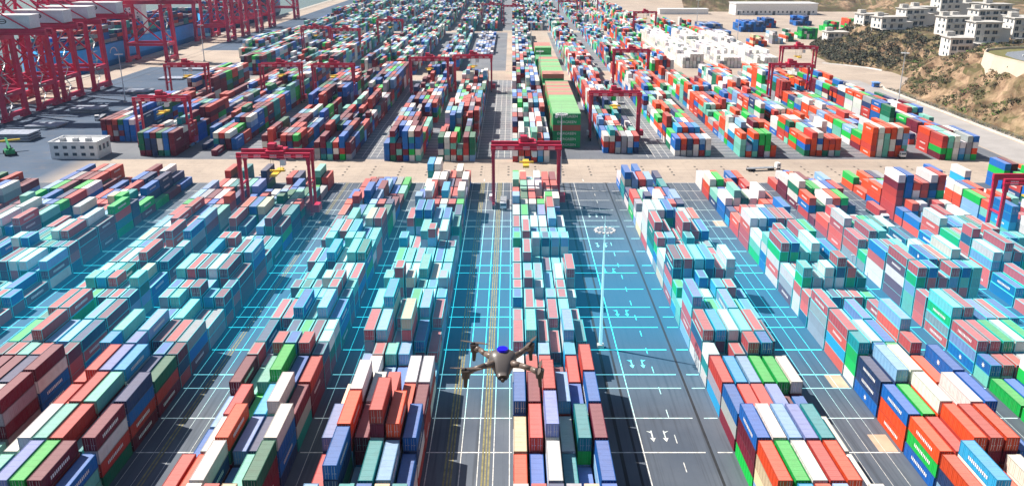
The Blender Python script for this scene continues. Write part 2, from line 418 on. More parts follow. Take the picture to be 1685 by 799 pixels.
#GRID_DATA
# what stands on top of each stack in the near yard, read off the photo ("x y colours", near top edge of the
# topmost container); each reading is turned into a yard slot: row, bay, column across and number of tiers
READINGS = """
P 0 620 4.464
208 325 w;325 328 t;450 320 rr;160 635 gn;0 735 p;322 720 m;430 860 b;700 530 mwr;950 285 nbr;1110 60 dr;20 160 mk;520 85 r
P 280 620 4.464
415 290 rm;300 385 s;370 440 o;158 730 wnm;60 820 o;560 378 gd;700 350 w;522 628 pn;660 250 l;750 185 wt;860 295 mk;790 445 dg;650 745 dm;250 755 wb B;385 750 r B;510 752 y B;645 752 t B;470 560 n
P 500 620 4.464
345 82 wm;425 107 rm;530 108 x;632 108 r;495 235 rm;605 237 s;570 370 om;687 370 om;262 325 y;340 340 or;205 465 p;240 610 bnd;225 652 r B;90 755 s B;495 725 e;615 745 se;365 765 e B;610 755 y B;780 78 xe;867 280 m;837 410 b;812 545 n;810 545 b B
P 780 620 4.464
320 535 yw;325 555 o B;317 35 wk;415 30 rm;437 415 rm;543 75 rm;545 340 pw;572 635 wb;660 318 s;702 610 xk;745 60 rm;757 160 e B;905 420 m;910 435 b B;840 750 y B
P 1130 620 4.464
450 280 bkmo;560 275 rb;670 285 rb;780 285 pk;675 725 oyy;795 725 g;917 740 w;1040 740 r;1170 740 o;822 755 l B;950 755 o B;1080 755 s B;255 25 rk;880 450 p
P 1405 620 4.464
410 260 boo;518 270 g;642 520 ogb;700 185 wo;840 160 w;952 155 b;892 435 or;1000 430 rm;1110 425 om;1040 735 lw;640 655 o B
P 0 450 4.44
385 235 r;462 238 r;262 405 r;140 610 t;70 600 r;240 690 m;667 318 se;830 170 rm;872 400 t;1065 410 sm;790 485 l;882 530 pl;697 620 r;792 640 l;605 725 t;687 748 p;790 748 rm;1012 725 t;1107 620 b;545 790 r;747 55 t;675 50 y;1200 125 b
P 280 450 4.44
40 120 r;195 80 m;350 155 mn;52 320 t;227 185 l;40 570 mnr;165 400 m;930 240 b;1097 230 s;1177 80 r;1065 150 l;777 490 rm;872 490 bt;972 490 rm;1075 580 n;1025 720 rm;657 760 tg;752 740 g;617 650 r
P 520 450 4.44
462 230 t;547 145 l;675 45 ym;815 225 s;692 270 g;677 350 y;590 340 r;397 430 r;462 435 s;310 680 p;415 640 r;500 590 tb;602 585 sm;380 750 w;757 515 bm;692 800 x
P 790 450 4.44
255 470 r;255 105 r;255 180 b;345 225 r;337 50 s;355 405 t;430 225 r;442 395 r;462 610 s;512 148 s;537 305 r;597 150 r;622 308 c;637 440 s;647 600 l;765 695 rm;360 785 r
P 1060 450 4.44
247 90 gt;402 165 pc;395 345 p;432 425 rn;450 590 w;682 680 rk;770 780 s;962 770 gd;800 490 rn;872 500 bn;647 380 x;547 390 l;735 385 c;825 385 r;617 215 s;630 90 rn;552 90 l;555 490 g
P 1230 450 4.44
347 50 xkm;625 155 rk;697 155 r;660 380 p;720 380 r;840 325 pb;735 500 egg;890 750 rw;1000 570 bwk;1097 570 g;1190 570 rm;1020 305 rn;1112 320 s;1190 715 sn
P 1405 450 4.44
560 215 rn;630 215 r;715 215 c;807 215 r;850 480 rp;937 480 p;1070 690 bt;1160 690 r;1122 500 g;370 420 r
P 0 290 4.7
125 165 w;155 170 t;230 170 gm;80 255 rm;30 370 w;370 295 w;440 297 rm;600 165 w;650 190 w;750 160 rm;830 85 y;900 85 gr;600 365 mr;480 90 m;120 475 w;230 465 bs;490 385 r;710 400 m;800 255 gr;900 300 rb;870 320 s;700 440 br;60 660 w;180 650 w;275 700 sm;480 600 nm;570 590 mr;830 720 r;720 770 t;800 770 l;1080 490 y;1100 570 rm;1020 555 t;1200 645 n;1035 755 t;1100 755 y;620 90 g
P 240 290 4.7
310 165 rb;370 160 s;210 265 r;160 350 ro;540 145 or;630 145 or;430 325 s;330 410 bk;475 80 s;820 180 b;880 185 b;850 80 p;920 75 r;950 160 w;760 240 o;840 240 y;710 300 r;1090 140 b;1140 80 b;1040 220 d;590 455 rm;660 455 r;490 500 l;510 630 wt;670 540 t;340 625 r;220 765 t;760 520 s;780 590 s;860 595 mn;920 340 m;1010 420 m;600 690 m;800 650 m;430 610 m;110 655 n;880 440 s;1250 130 g
P 520 290 4.7
370 65 r;440 70 m;520 70 b;320 135 r;385 120 b;470 155 sn;230 270 o;290 250 t;210 290 o;300 340 lb;380 335 y;490 310 rm;90 470 tn;150 430 s;200 430 or;270 400 t;250 480 t;270 575 t;120 555 l;350 610 d;440 520 e;100 700 y;300 760 r;150 800 r;830 150 t;790 130 s;900 70 r;1000 20 w;790 245 b;870 245 b;1030 215 r;1110 200 g;1010 310 b;1090 300 n;750 390 r;900 385 r;1000 385 w;680 460 l;830 430 t;700 540 t;770 560 r;880 475 o;1060 540 m;640 685 rt;820 735 ts;940 640 b;920 790 y;570 760 t;1010 790 s
P 800 270 4.2
185 95 g;235 95 y;190 225 s;240 165 t;295 165 x;350 165 x;405 165 r;455 165 r;300 225 r;415 215 g;245 280 w;470 225 w;430 305 rm;190 335 w;190 420 r;250 360 g;320 400 w;370 360 p;255 450 rm;450 390 s;190 510 g;340 530 b;470 530 b;525 520 t;190 660 r;260 600 r;195 780 r;260 740 rl;350 740 t;490 740 c;560 710 rk
P 1000 270 4.204
130 35 b;185 30 b;145 135 ro;205 110 p;250 110 r;310 105 s;180 215 rtg;300 205 b;360 200 r;250 200 n;160 240 n;405 150 e;285 320 x;315 315 r;375 315 w;440 315 b;280 400 wy;355 400 r;425 400 o;490 395 r;550 395 r;330 500 rg;400 500 r;540 490 x;605 490 om;425 660 xky;490 650 mn;560 660 r;630 660 c;620 760 b
P 1150 270 4.2
90 110 wor;130 60 g;180 155 rm;240 150 r;340 150 rn;150 205 tn;100 110 w;270 185 t;390 230 w;540 260 r;470 190 w;510 275 ono;590 275 b;290 330 rb;400 340 r;170 240 w;440 370 wk;490 370 b;605 350 r;440 490 wt;450 480 t;600 450 r;680 450 r;750 450 g;600 555 rg;660 545 b;800 535 x;830 640 rm;900 655 bl;970 655 rn;700 715 t;755 715 t;480 670 r;870 215 w;760 235 ob;640 95 bo;700 110 w;750 100 m;920 370 or;990 365 r;1040 365 w;930 425 or;990 425 b;1060 425 g;990 470 wk;1060 470 r;600 760 r
P 1405 270 4.2
150 150 oo;210 95 kg;280 150 gg;340 100 nb;410 95 w;550 65 wn;460 160 w;720 65 b;410 265 ob;500 270 w;590 270 r;350 320 bo;450 405 bob;590 355 w;690 260 x;800 200 ooo;880 195 p;680 350 r;790 345 x;610 490 bo;730 430 bw;850 440 r;960 440 o;850 540 ow;950 540 w;1060 535 r;1100 540 b;740 595 wks;960 610 ws;1100 610 r;120 470 r;180 460 t;70 420 r;140 590 g;220 590 b;290 590 r;370 590 t;300 710 b;380 700 r;450 700 r;510 690 b;230 700 tg
"""
GRID_SPEC = {}
def settle():
    taken = {}; ox = oy = 0.0; sc = 1.0
    for line in READINGS.strip().split(chr(10)):
        if line.startswith('P'):
            q = line.split(); ox, oy, sc = float(q[1]), float(q[2]), float(q[3]); continue
        for ent in line.split(';'):
            q = ent.split(); v = oy+float(q[1])/sc+90; px = ox+float(q[0])/sc-842; far = len(q) > 3; opts = []
            for n in range(1, 7):
                hh = H-n*TIER; D = hh*(1581/v-.3465); X = px*hh/(.945*v)
                for b, X0 in BLOCK1.items():
                    for c in range(6):
                        ex = abs(X-(X0+c*PITCH+1.45))
                        if ex > 4: continue
                        for bi, (d, L) in enumerate(BAYS1):
                            ed = abs(D-(d+(L if far else 0)))
                            if ed > 14: continue
                            opts.append((ex+ed/2.2+abs(n-3.5)*.35+(.8 if n == 6 else 0)+(1.0 if n < len(q[2]) else 0)+(.3 if n < 2 else 0), b, bi, c, n))
            opts.sort()
            for cost, b, bi, c, n in opts:
                if (b, bi, c) in taken: continue
                mates = [int(u[0]) for u in GRID_SPEC.get((b, bi), {}).values()]
                if mates and n > sorted(mates)[len(mates)//2]+1 and cost > 1.2: continue
                if cost < 4.2: taken[b, bi, c] = True; GRID_SPEC.setdefault((b, bi), {})[c] = str(n)+q[2][:n]
                break
settle()
for spec in GRID_SPEC.values():                       # neighbours in one bay differ by a tier at most
    ns = sorted(int(u[0]) for u in spec.values()); md = ns[len(ns)//2]
    for c, u in spec.items(): spec[c] = str(max(md-1, min(md+1, int(u[0]))))+u[1:]
def neighbours_heights(rng, base):
    return [max(0, min(5, base+rng.choice((-2,-1,0,0,0,0,0,0,0,1)))) for _ in range(6)]
def fill(yard, blk, X0, bays, rng, empty=.03, hmin=3, hmax=5, colf=None, skip=None, even=False):
    base = rng.randint(hmin, hmax); cur = pick(rng, X0, bays[0][0])
    prev = None
    for bi, (D, L) in enumerate(bays):
        if skip and skip(D): continue
        if rng.random() < .28: base = rng.randint(hmin, hmax)
        hs = neighbours_heights(rng, base)
        if even: hs = [max(1, base-(1 if rng.random() < .2 else 0)) for _ in range(6)]
        if rng.random() < empty: hs = [max(0, h-3) for h in hs]
        spec = GRID_SPEC.get((blk, bi)) if yard == 1 else None
        lowest = min(int(v[0]) for v in spec.values()) if spec else 9
        for ci in range(6):
            n = hs[ci]; top = None
            if prev and rng.random() < .35: n = prev[ci]
            if spec and ci in spec:
                tk = spec[ci]; n = int(tk[0]); top = tk[1:] or None
            elif spec: n = max(1, lowest-rng.choice((0,0,0,0,1,1)))
            elif yard == 1: n = max(1, min(n-1, 4))
            if yard == 1 and blk in 'AZYXWVU': n = min(n, 4 if spec and ci in spec else 3)
            hs[ci] = n
            if n <= 0: continue
            x = X0+ci*PITCH+(PITCH-CW)/2
            cols = []
            k = pick(rng, X0, D)
            for q in range(n):
                if rng.random() < .7: k = pick(rng, X0, D)
                if colf: k = colf(rng, x, D, k)
                cols.append(k)
            if top:
                for q, ch in enumerate(top): 
                    if n-1-q >= 0: cols[n-1-q] = ch
            sp = [(D+.3, min(L-.8, 12.19))] if L > 8 else [(D+.2, 6.06)]
            if L > 8 and not spec and rng.random() < .13: sp = [(D+.3, 6.06), (D+6.65, 6.06)]
            for (d, l) in sp:
                STACKS.append(dict(yard=yard, b=blk, bay=bi, c=ci, X=x, D=d, L=l, n=n, cols=list(cols), sub=d > D+1))
        prev = hs
def bays(d0, d1, rng):
    out = []; d = d0
    while d+13 < d1:
        L = 6.6 if rng.random() < .15 else 13; out.append((d, L)); d += L
    return out
rng = random.Random(11)
for b, X0 in BLOCK1.items():
    bb = list(BAYS1)
    sk = None
    if b in 'V': sk = lambda D: D > 330
    fill(1, b, X0, bb, random.Random('1'+b), skip=sk)
for b, X0 in BLOCK1.items():
    if b == 'U': continue
    r2 = random.Random('2'+b)
    d0 = {'A':388,'B':388,'C':386,'D':404,'E':398,'F':396,'G':398,'H':396,'I':390,'Z':390,'Y':392,'X':398,'W':398,'V':430,'U':520}[b]
    d1 = {'I':640,'H':660,'G':650,'C':700,'D':690,'E':650}.get(b, 640)
    fill(2, b, X0, bays(d0, d1, r2), r2, hmin=3, hmax=5)
for b, X0 in BLOCK1.items():
    r3 = random.Random('3'+b)
    if b in 'GHI':
        fill(3, b, X0, bays(706, 1000, r3), r3, hmin=3, hmax=4, empty=.02, even=True, colf=lambda r, x, D, k: r.choice('xxxxxxxxxwwk') if D < 930 else k)
        continue
    if b in 'B':
        fill(3, b, X0, bays(780, 1004, r3), r3, hmin=1, hmax=1, colf=lambda r, x, D, k: r.choice('nbswkk')); continue
    d0 = {'A':690,'C':716,'U':770}.get(b, 668)
    fill(3, b, X0, bays(d0, 1000, r3), r3, hmin=2 if b == 'A' else 3, hmax=4 if b in 'AC' else 5)
for b, X0 in list(BLOCK1.items()):
    if b in 'HI': continue
    r4 = random.Random('4'+b)
    fill(4, b, X0, bays(1022, 1640, r4), r4, hmin=2, hmax=5, empty=.08)
# wide-lane piles further on and blocks beyond the promontory
r5 = random.Random(55)
for X0, d0, d1 in ((18.5,1030,1500),(170,1010,1090),(196,1010,1060)):
    fill(5, 'J', X0, bays(d0, d1, r5), r5, hmin=2, hmax=4)
for (X0, D0, nb, nx_, pool) in ((236,860,2,5,'oorgyb'),(262,884,2,4,'kksxw'),(282,905,2,3,'gdwo'),(306,930,2,6,'gdxg'),(225,960,2,5,'bsnk'),(262,1010,3,10,'nbb'),(300,1060,2,6,'nbbr'),(350,1090,2,7,'nnbb'),(225,1050,3,9,'bsnk'),(360,1010,2,5,'gdgr'),(400,1050,2,5,'gor')):
    for k in range(nb):
        for c in range(nx_):
            n = r5.choice((2,3,4,4)) if X0 > 230 else 2
            x = X0+c*PITCH
            if terr(x+2, D0+k*13) > .3: continue
            STACKS.append(dict(yard=5, b='K', bay=k, c=c, X=x, D=D0+k*13, L=12.19, n=n, cols=[r5.choice(pool) for _ in range(n)], sub=False))

# choose the containers that show largest: exposed faces in frame
HT = {}
for s in STACKS:
    HT[(s['yard'], s['b'], s['bay'], s['c'])] = max(HT.get((s['yard'], s['b'], s['bay'], s['c']), 0), s['n'])
def vis(x, y):  return -4 < x < 1689 and -4 < y < 803
cand = []
for si, s in enumerate(STACKS):
    if s['D'] > 420: continue
    k = (s['yard'], s['b'], s['bay'], s['c'])
    nf = HT.get((k[0], k[1], k[2]-1, k[3]), 0)
    side = 1 if s['X'] < 0 else -1
    ns = HT.get((k[0], k[1], k[2], k[3]+side), 0)
    for t in range(s['n']):
        z0, z1 = t*TIER, (t+1)*TIER
        xc, yc, sc = proj(s['X']+1.2, s['D']+s['L']*.3, z1)
        # clipped in-frame sample count
        pts = [proj(s['X']+a*CW, s['D']+bq*s['L'], z1) for a in (.1,.5,.9) for bq in (0,.2,.4,.6,.8,1)]
        frac = sum(vis(p[0], p[1]) for p in pts)/len(pts)
        if frac == 0: continue
        area = 0
        p0 = proj(s['X'], s['D'], z1); p1 = proj(s['X'], s['D']+s['L'], z1)
        if t == s['n']-1:
            # part hidden behind a taller stack in front
            hid = max(0, nf-s['n'])*TIER*1.0
            area += CW*sc*max(0, (p0[1]-p1[1])-hid*sc*.9)
        if t >= nf: area += CW*sc*TIER*sc*.9
        if t >= ns: area += min(1, abs(s['X'])/s['D']*1.1)*s['L']*TIER*sc*sc*.7
        if t >= nf and ns > t: pass
        area *= frac
        if area > 30: cand.append((area, si, t))
cand.sort(reverse=True)
NIND = 300
chosen = {(si, t) for _, si, t in cand[:NIND]}
# container prototype meshes
def proto_container(L):
    W, Hh = CW, TIER-.04
    fr = MB(); e = .14
    for x in (0, W-e):
        for y in (0, L-e): fr.box(x, x+e, y, y+e, 0, Hh)
    for x in (0, W-e):
        fr.box(x+.01, x+e-.01, e, L-e, Hh-e, Hh-.004); fr.box(x+.01, x+e-.01, e, L-e, 0.005, e+.03)
    for y in (0, L-e):
        fr.box(e, W-e, y+.01, y+e-.01, Hh-e, Hh-.004); fr.box(e, W-e, y+.01, y+e-.01, .005, e+.03)
    bo = MB()
    # corrugated side walls with real ribs
    n = int(L/.56); y0 = e; st = (L-2*e)/n
    for sx, s0 in ((.03, 1), (W-.03, -1)):
        prof = []
        for k in range(n):
            a = y0+k*st
            prof += [(a, 0), (a+st*.38, 0), (a+st*.5, .045), (a+st*.88, .045)]
        prof.append((L-e, 0))
        for (a, da), (b, db) in zip(prof, prof[1:]):
            P = [(sx+s0*da,a,e+.02),(sx+s0*db,b,e+.02),(sx+s0*db,b,Hh-e+.01),(sx+s0*da,a,Hh-e+.01)]
            bo.face(P if s0 < 0 else P[::-1])
    prof = []
    for k in range(n):
        a = y0+k*st; prof += [(a, 0), (a+st*.4, 0), (a+st*.5, .02), (a+st*.9, .02)]
    prof.append((L-e, 0))
    for (a, da), (b, db) in zip(prof, prof[1:]):
        bo.face([(e-.02,a,Hh-.035-da),(W-e+.02,a,Hh-.035-da),(W-e+.02,b,Hh-.035-db),(e-.02,b,Hh-.035-db)])
    bo.face([(e,L-.04,e),(e,L-.04,Hh-e),(W-e,L-.04,Hh-e),(W-e,L-.04,e)])
    bo.face([(e,.1,e),(W-e,.1,e),(W-e,.1,Hh-e),(e,.1,Hh-e)])
    bo.face([(.05,.05,.1),(.05,L-.05,.1),(W-.05,L-.05,.1),(W-.05,.05,.1)])
    d = MB(); d.box(0, W/2-e-.015, .03, .09, e+.04, Hh-e-.01)
    rod = MB()
    for rx in (.28, .72):
        rod.box(rx, rx+.05, -.01, .03, e+.02, Hh-e); rod.box(rx-.02, rx+.28, -.015, .012, 1.15, 1.22)
    return (fr.mesh('frame', M_FRAME), bo.mesh('body', M_OBJ), d.mesh('door', M_OBJ), rod.mesh('lock_rods', M_STEEL))
P40, P20 = proto_container(12.19), proto_container(6.06)
BN = {'C':'middle row ahead of the drone','B':'first row left of the yellow-striped lane','A':'second row left of the yellow-striped lane','Z':'third row left of the yellow-striped lane',
      'Y':'fourth row left of the yellow-striped lane','X':'fifth row left of the yellow-striped lane','W':'sixth row left of the yellow-striped lane',
      'D':'row right of the arrowed lane','E':'second row right of the arrowed lane','F':'third row right of the arrowed lane','G':'fourth row right of the arrowed lane',
      'H':'fifth row right of the arrowed lane','I':'sixth row right of the arrowed lane'}
BN = {k: v for k, v in BN.items()}
ORD = ['first','second','third','fourth','fifth','sixth','seventh','eighth','ninth','tenth','eleventh','twelfth','thirteenth','fourteenth','fifteenth','sixteenth','seventeenth','eighteenth','nineteenth','twentieth','21st','22nd']
SHORT = {'C':'central row','B':'row left of the central lane','A':'second row left of centre','Z':'third row left of centre','Y':'fourth row left of centre','X':'fifth row left of centre',
         'W':'sixth row left of centre','V':'seventh row left of centre','U':'eighth row left of centre','D':'first row right of centre','E':'second row right of centre','F':'third row right of centre',
         'G':'fourth row right of centre','H':'fifth row right of centre','I':'sixth row right of centre'}
def streak_mesh(L, side):
    mb = MB(); rg = random.Random(L); y = L*.22
    while y < L*.72:
        wd = rg.uniform(.28, .5); 
        for xx, sg in ((-.004, -1),) if side < 0 else ((CW+.004, 1),):
            q = [(xx,y,1.05),(xx,y+wd,1.05),(xx,y+wd,1.72),(xx,y,1.72)]
            mb.face(q if sg > 0 else q[::-1])
        y += wd+.22
    return mb.mesh('side_lettering', M_WHITE)
STREAK = {}
def jitcol(c, rg):
    k = rg.uniform(.82, 1.15); return tuple(min(.9, max(0.002, x*k*rg.uniform(.93, 1.07))) for x in c)
st = MB(); rj = random.Random(77)
firstbay = {}
for si, t in chosen:
    s = STACKS[si]; k = (s['yard'], s['b']); firstbay[k] = min(firstbay.get(k, 99), s['bay'])
nstuff = 0
def place_container(s, t):
    c = jitcol(PAL[s['cols'][t]], rj); D = s['D']+rj.uniform(-.08, .08); x = s['X']+rj.uniform(-.05, .05)
    return c, D, x
EMB = []
def L40(s): return s['L'] > 8
for si, s in enumerate(STACKS):
    for t in range(s['n']):
        c, D, x = place_container(s, t); bw = glow_band(D)
        cc = glow_tint(c, D, x); z0 = t*TIER
        edge = tuple(a*(1-bw*.85)+b*bw*.85 for a, b in zip(tuple(q*.62 for q in c), (.05,.80,.86)))  # frames in the glowing stretch carry the cyan light as paint colour
        if (si, t) in chosen:
            fb = firstbay[(s['yard'], s['b'])]
            lv = s['n']-1-t
            lvt = 'top tier' if lv == 0 else ORD[lv]+' tier down'
            size = 'long' if s['L'] > 8 else 'short'
            lab = f"{CNAME[s['cols'][t]]} container, {lvt}, {ORD[s['c']]} across, {ORD[s['bay']-fb]} back, {SHORT[s['b']]}"
            if s['sub']: lab = 'rear short '+lab
            elif size == 'short': lab = 'short '+lab
            o = thing('shipping_container', lab, 'container', (x, D, z0), 0, 'shipping containers stacked in the yard')
            P = P40 if s['L'] > 8 else P20
            fr = bpy.data.objects.new('frame', P[0]); bo = bpy.data.objects.new('body', P[1])
            for q, cl in ((fr, edge), (bo, cc)):
                C.objects.link(q); q.parent = o; q.color = (*cl, 1)
            # doors at the near end
            for k in (0, 1):
                d = bpy.data.objects.new('door', P[2]); C.objects.link(d); d.parent = o; d.color = (*cc, 1)
                d.location = (.14+.01+k*(CW/2-.14+.005), 0, 0)
                rdv = bpy.data.objects.new('lock_rods', P[3]); C.objects.link(rdv); rdv.parent = d
            marked = s['cols'][t] in 'gblrsomdn' and rj.random() < .45 and L40(s)
            if marked:
                for sd in (-1, 1):
                    if sd not in STREAK: STREAK[sd] = streak_mesh(12.19, sd)
                    e = bpy.data.objects.new('side_lettering', STREAK[sd]); C.objects.link(e); e.parent = o
            if not marked and s['cols'][t] in 'lb' and s['X'] > 60 and t >= HT.get((s['yard'], s['b'], s['bay'], s['c']-1), 0): EMB.append((o, s))
        else:
            nstuff += 1
            x1 = x+CW; y1 = D+s['L']; z1 = z0+TIER-.05
            if D < 520 and s['L'] > 8 and s['cols'][t] in 'gblrsomdn' and rj.random() < .3:
                y = D+3
                while y < D+8.6:
                    for xx in (x-.01, x1+.01): st.box(xx-.004, xx+.004, y, y+.45, z0+1.1, z0+1.75, (.75,.75,.75))
                    y += .72
            if bw > .12 and D < 330:
                e = .3
                st.box(x, x1, D, y1, z0, z1, cc)
                # raised top rim and corner posts, coloured as the cyan glow edges
                st.box(x-.01, x+e, D-.01, y1+.01, z1, z1+.03, edge); st.box(x1-e, x1+.01, D-.01, y1+.01, z1, z1+.03, edge)
                st.box(x+e, x1-e, D-.01, D+e, z1, z1+.03, edge); st.box(x+e, x1-e, y1-e, y1+.01, z1, z1+.03, edge)
                for px in (x-.015, x1-.12):
                    st.box(px, px+.135, D-.015, D+.12, z0, z1-.01, edge)
                    st.box(px, px+.135, y1-.12, y1+.015, z0, z1-.01, edge)
            else:
                st.box(x, x1, D, y1, z0, z1, cc)
print('STACKS', len(STACKS), 'individual', len(chosen), 'stuff', nstuff, 'min area', cand[min(NIND, len(cand))-1][0])
o = st.build('container_stacks', M_ATT); o['kind'] = 'stuff'
o['label'] = 'multicoloured shipping containers filling the rest of the yard'
# seven-pointed star emblems on blue container sides
def star_mesh():
    mb = MB(); pts = []
    for k in range(14):
        r = .72 if k % 2 == 0 else .32; a = math.pi*k/7; pts.append((0, r*math.sin(a), r*math.cos(a)))
    mb.face(pts[::-1] ); return mb.mesh('star_emblem', M_WHITE)
STAR = star_mesh()
for o, s in EMB:
    e = bpy.data.objects.new('star_emblem', STAR); C.objects.link(e); e.parent = o; e.location = (-.012, s['L']/2, TIER/2)

# ------------------------------------------------------------------ big crosswise green pile in the wide lane
def cross_pile(x0, d0, rows, tiers, topcols, name, label, frontcols=None):
    Lc = 13.6; objs = []
    for t in range(tiers):
        for r_ in range(rows):
            front = (r_ == 0)
            col = (frontcols[t] if frontcols and front else (topcols[r_] if t == tiers-1 else ('g' if rj.random() < .7 else 'r')))
            objs.append((r_, t, col))
    return objs
def text_mesh(txt, size, m, ext=.01):
    cu = bpy.data.curves.new('t', 'FONT'); cu.body = txt; cu.size = size; cu.align_x = 'CENTER'; cu.align_y = 'CENTER'; cu.extrude = ext
    ob = bpy.data.objects.new('t', cu); C.objects.link(ob)
    dg = bpy.context.evaluated_depsgraph_get(); me = bpy.data.meshes.new_from_object(ob.evaluated_get(dg))
    bpy.data.objects.remove(ob); me.materials.clear(); me.materials.append(m); return me
TXT = text_mesh('EVERGREEN', 1.75, M_WHITE)
pile = MB(); Lc = 13.6; PX = 20.0
topA = 'gtgtgtgtgtgrrrrgrrrg'
greenpal = {'g':(.03,.33,.13),'r':(.33,.06,.06),'t':(.20,.50,.25)}
PALX = {'g':(.008,.36,.12),'t':(.13,.46,.16),'r':(.50,.16,.12),'d':(.01,.17,.10)}
def cross_box(mb, x, D, t, col):
    z0 = t*TIER; mb.box(x, x+Lc, D, D+CW, z0, z0+TIER-.06, jitcol(PALX[col], rj))
front_seq = ['g','g','g','r','g','g']
for t in range(6):
    cfr = jitcol(PALX[front_seq[t]], rj)
    lv = 5-t
    lab = ['lowest','second from the ground','third from the ground','dull red, fourth from the ground','fifth from the ground, white lettering','topmost, white emblem and lettering'][t]
    o = thing('shipping_container', ('green ' if t != 3 else '')+f'crosswise container at the pile front, {lab}', 'container', (PX, 416, t*TIER), 0, 'shipping containers stacked in the yard')
    b_ = MB(); Hh = TIER-.04; n = 24; stp = (Lc-.3)/n
    prof = []
    for k in range(n): a_ = .15+k*stp; prof += [(a_, 0), (a_+stp*.4, 0), (a_+stp*.5, .05), (a_+stp*.9, .05)]
    prof.append((Lc-.15, 0))
    for (p, dp), (q, dq) in zip(prof, prof[1:]): b_.face([(p,.03+dp,.15),(q,.03+dq,.15),(q,.03+dq,Hh-.14),(p,.03+dp,Hh-.14)])
    b_.face([(0,.05,Hh-.01),(Lc,.05,Hh-.01),(Lc,CW,Hh-.01),(0,CW,Hh-.01)]); b_.box(.02, Lc-.02, .12, CW-.02, .02, Hh-.03)
    bo = b_.build('body', M_OBJ, o); bo.color = (*cfr, 1)
    fm = MB()
    for xx in (0, Lc-.15): fm.box(xx, xx+.15, 0, .15, 0, Hh)
    fm.box(.15, Lc-.15, 0, .12, 0, .15); fm.box(.15, Lc-.15, 0, .12, Hh-.14, Hh)
    f_ = fm.build('frame', M_FRAME, o); f_.color = (*[q*.8 for q in cfr], 1)
    if t in (0, 1, 2, 4, 5):
        e = bpy.data.objects.new('lettering', TXT); C.objects.link(e); e.parent = o
        e.rotation_euler = (math.pi/2, 0, 0); e.location = (Lc/2+(.6 if t == 5 else 0), -.01, TIER/2); e.scale = (1.0,1,1)
    if t == 5:
        em = MB(); em.cyl((1.7,-.02,TIER/2), (1.7,.02,TIER/2), .85, n=16); em.build('emblem', M_WHITE, o)
cp = MB()
for r_ in range(1, 42):
    D = 416+r_*2.56; tiers = 6
    colT = 't' if r_ < 22 else 'r'
    if 22 <= r_ < 38: tiers = 6
    for t in range(tiers):
        k = rj.choice('ggtg') if t == tiers-1 else rj.choice('gggr')
        if t == tiers-1: k = 't' if r_ < 22 or r_ % 5 == 1 else 'r'
        cross_box(cp, PX, D, t, k)
for r_ in range(0, 42):
    D = 534+r_*2.56
    if r_ < 3: continue
    for t in range(6 if r_ > 6 else 4):
        k = ('r' if (r_ < 12 or r_ > 36) else 't') if t == 5 else rj.choice('ggrg')
        if r_ % 9 == 3: k = 'r'
        cross_box(cp, PX-.5, D, t, k)
for r_ in range(0, 30):
    D = 690+r_*2.56
    for t in range(3 if r_ < 14 else 5): cross_box(cp, PX-1, D, t, 'g' if r_ < 14 or t < 3 else 'r' if r_ > 18 else 't')
o = cp.build('container_pile', M_ATT); o['kind'] = 'stuff'; o['label'] = 'green and red containers laid crosswise in a long flat-topped pile'

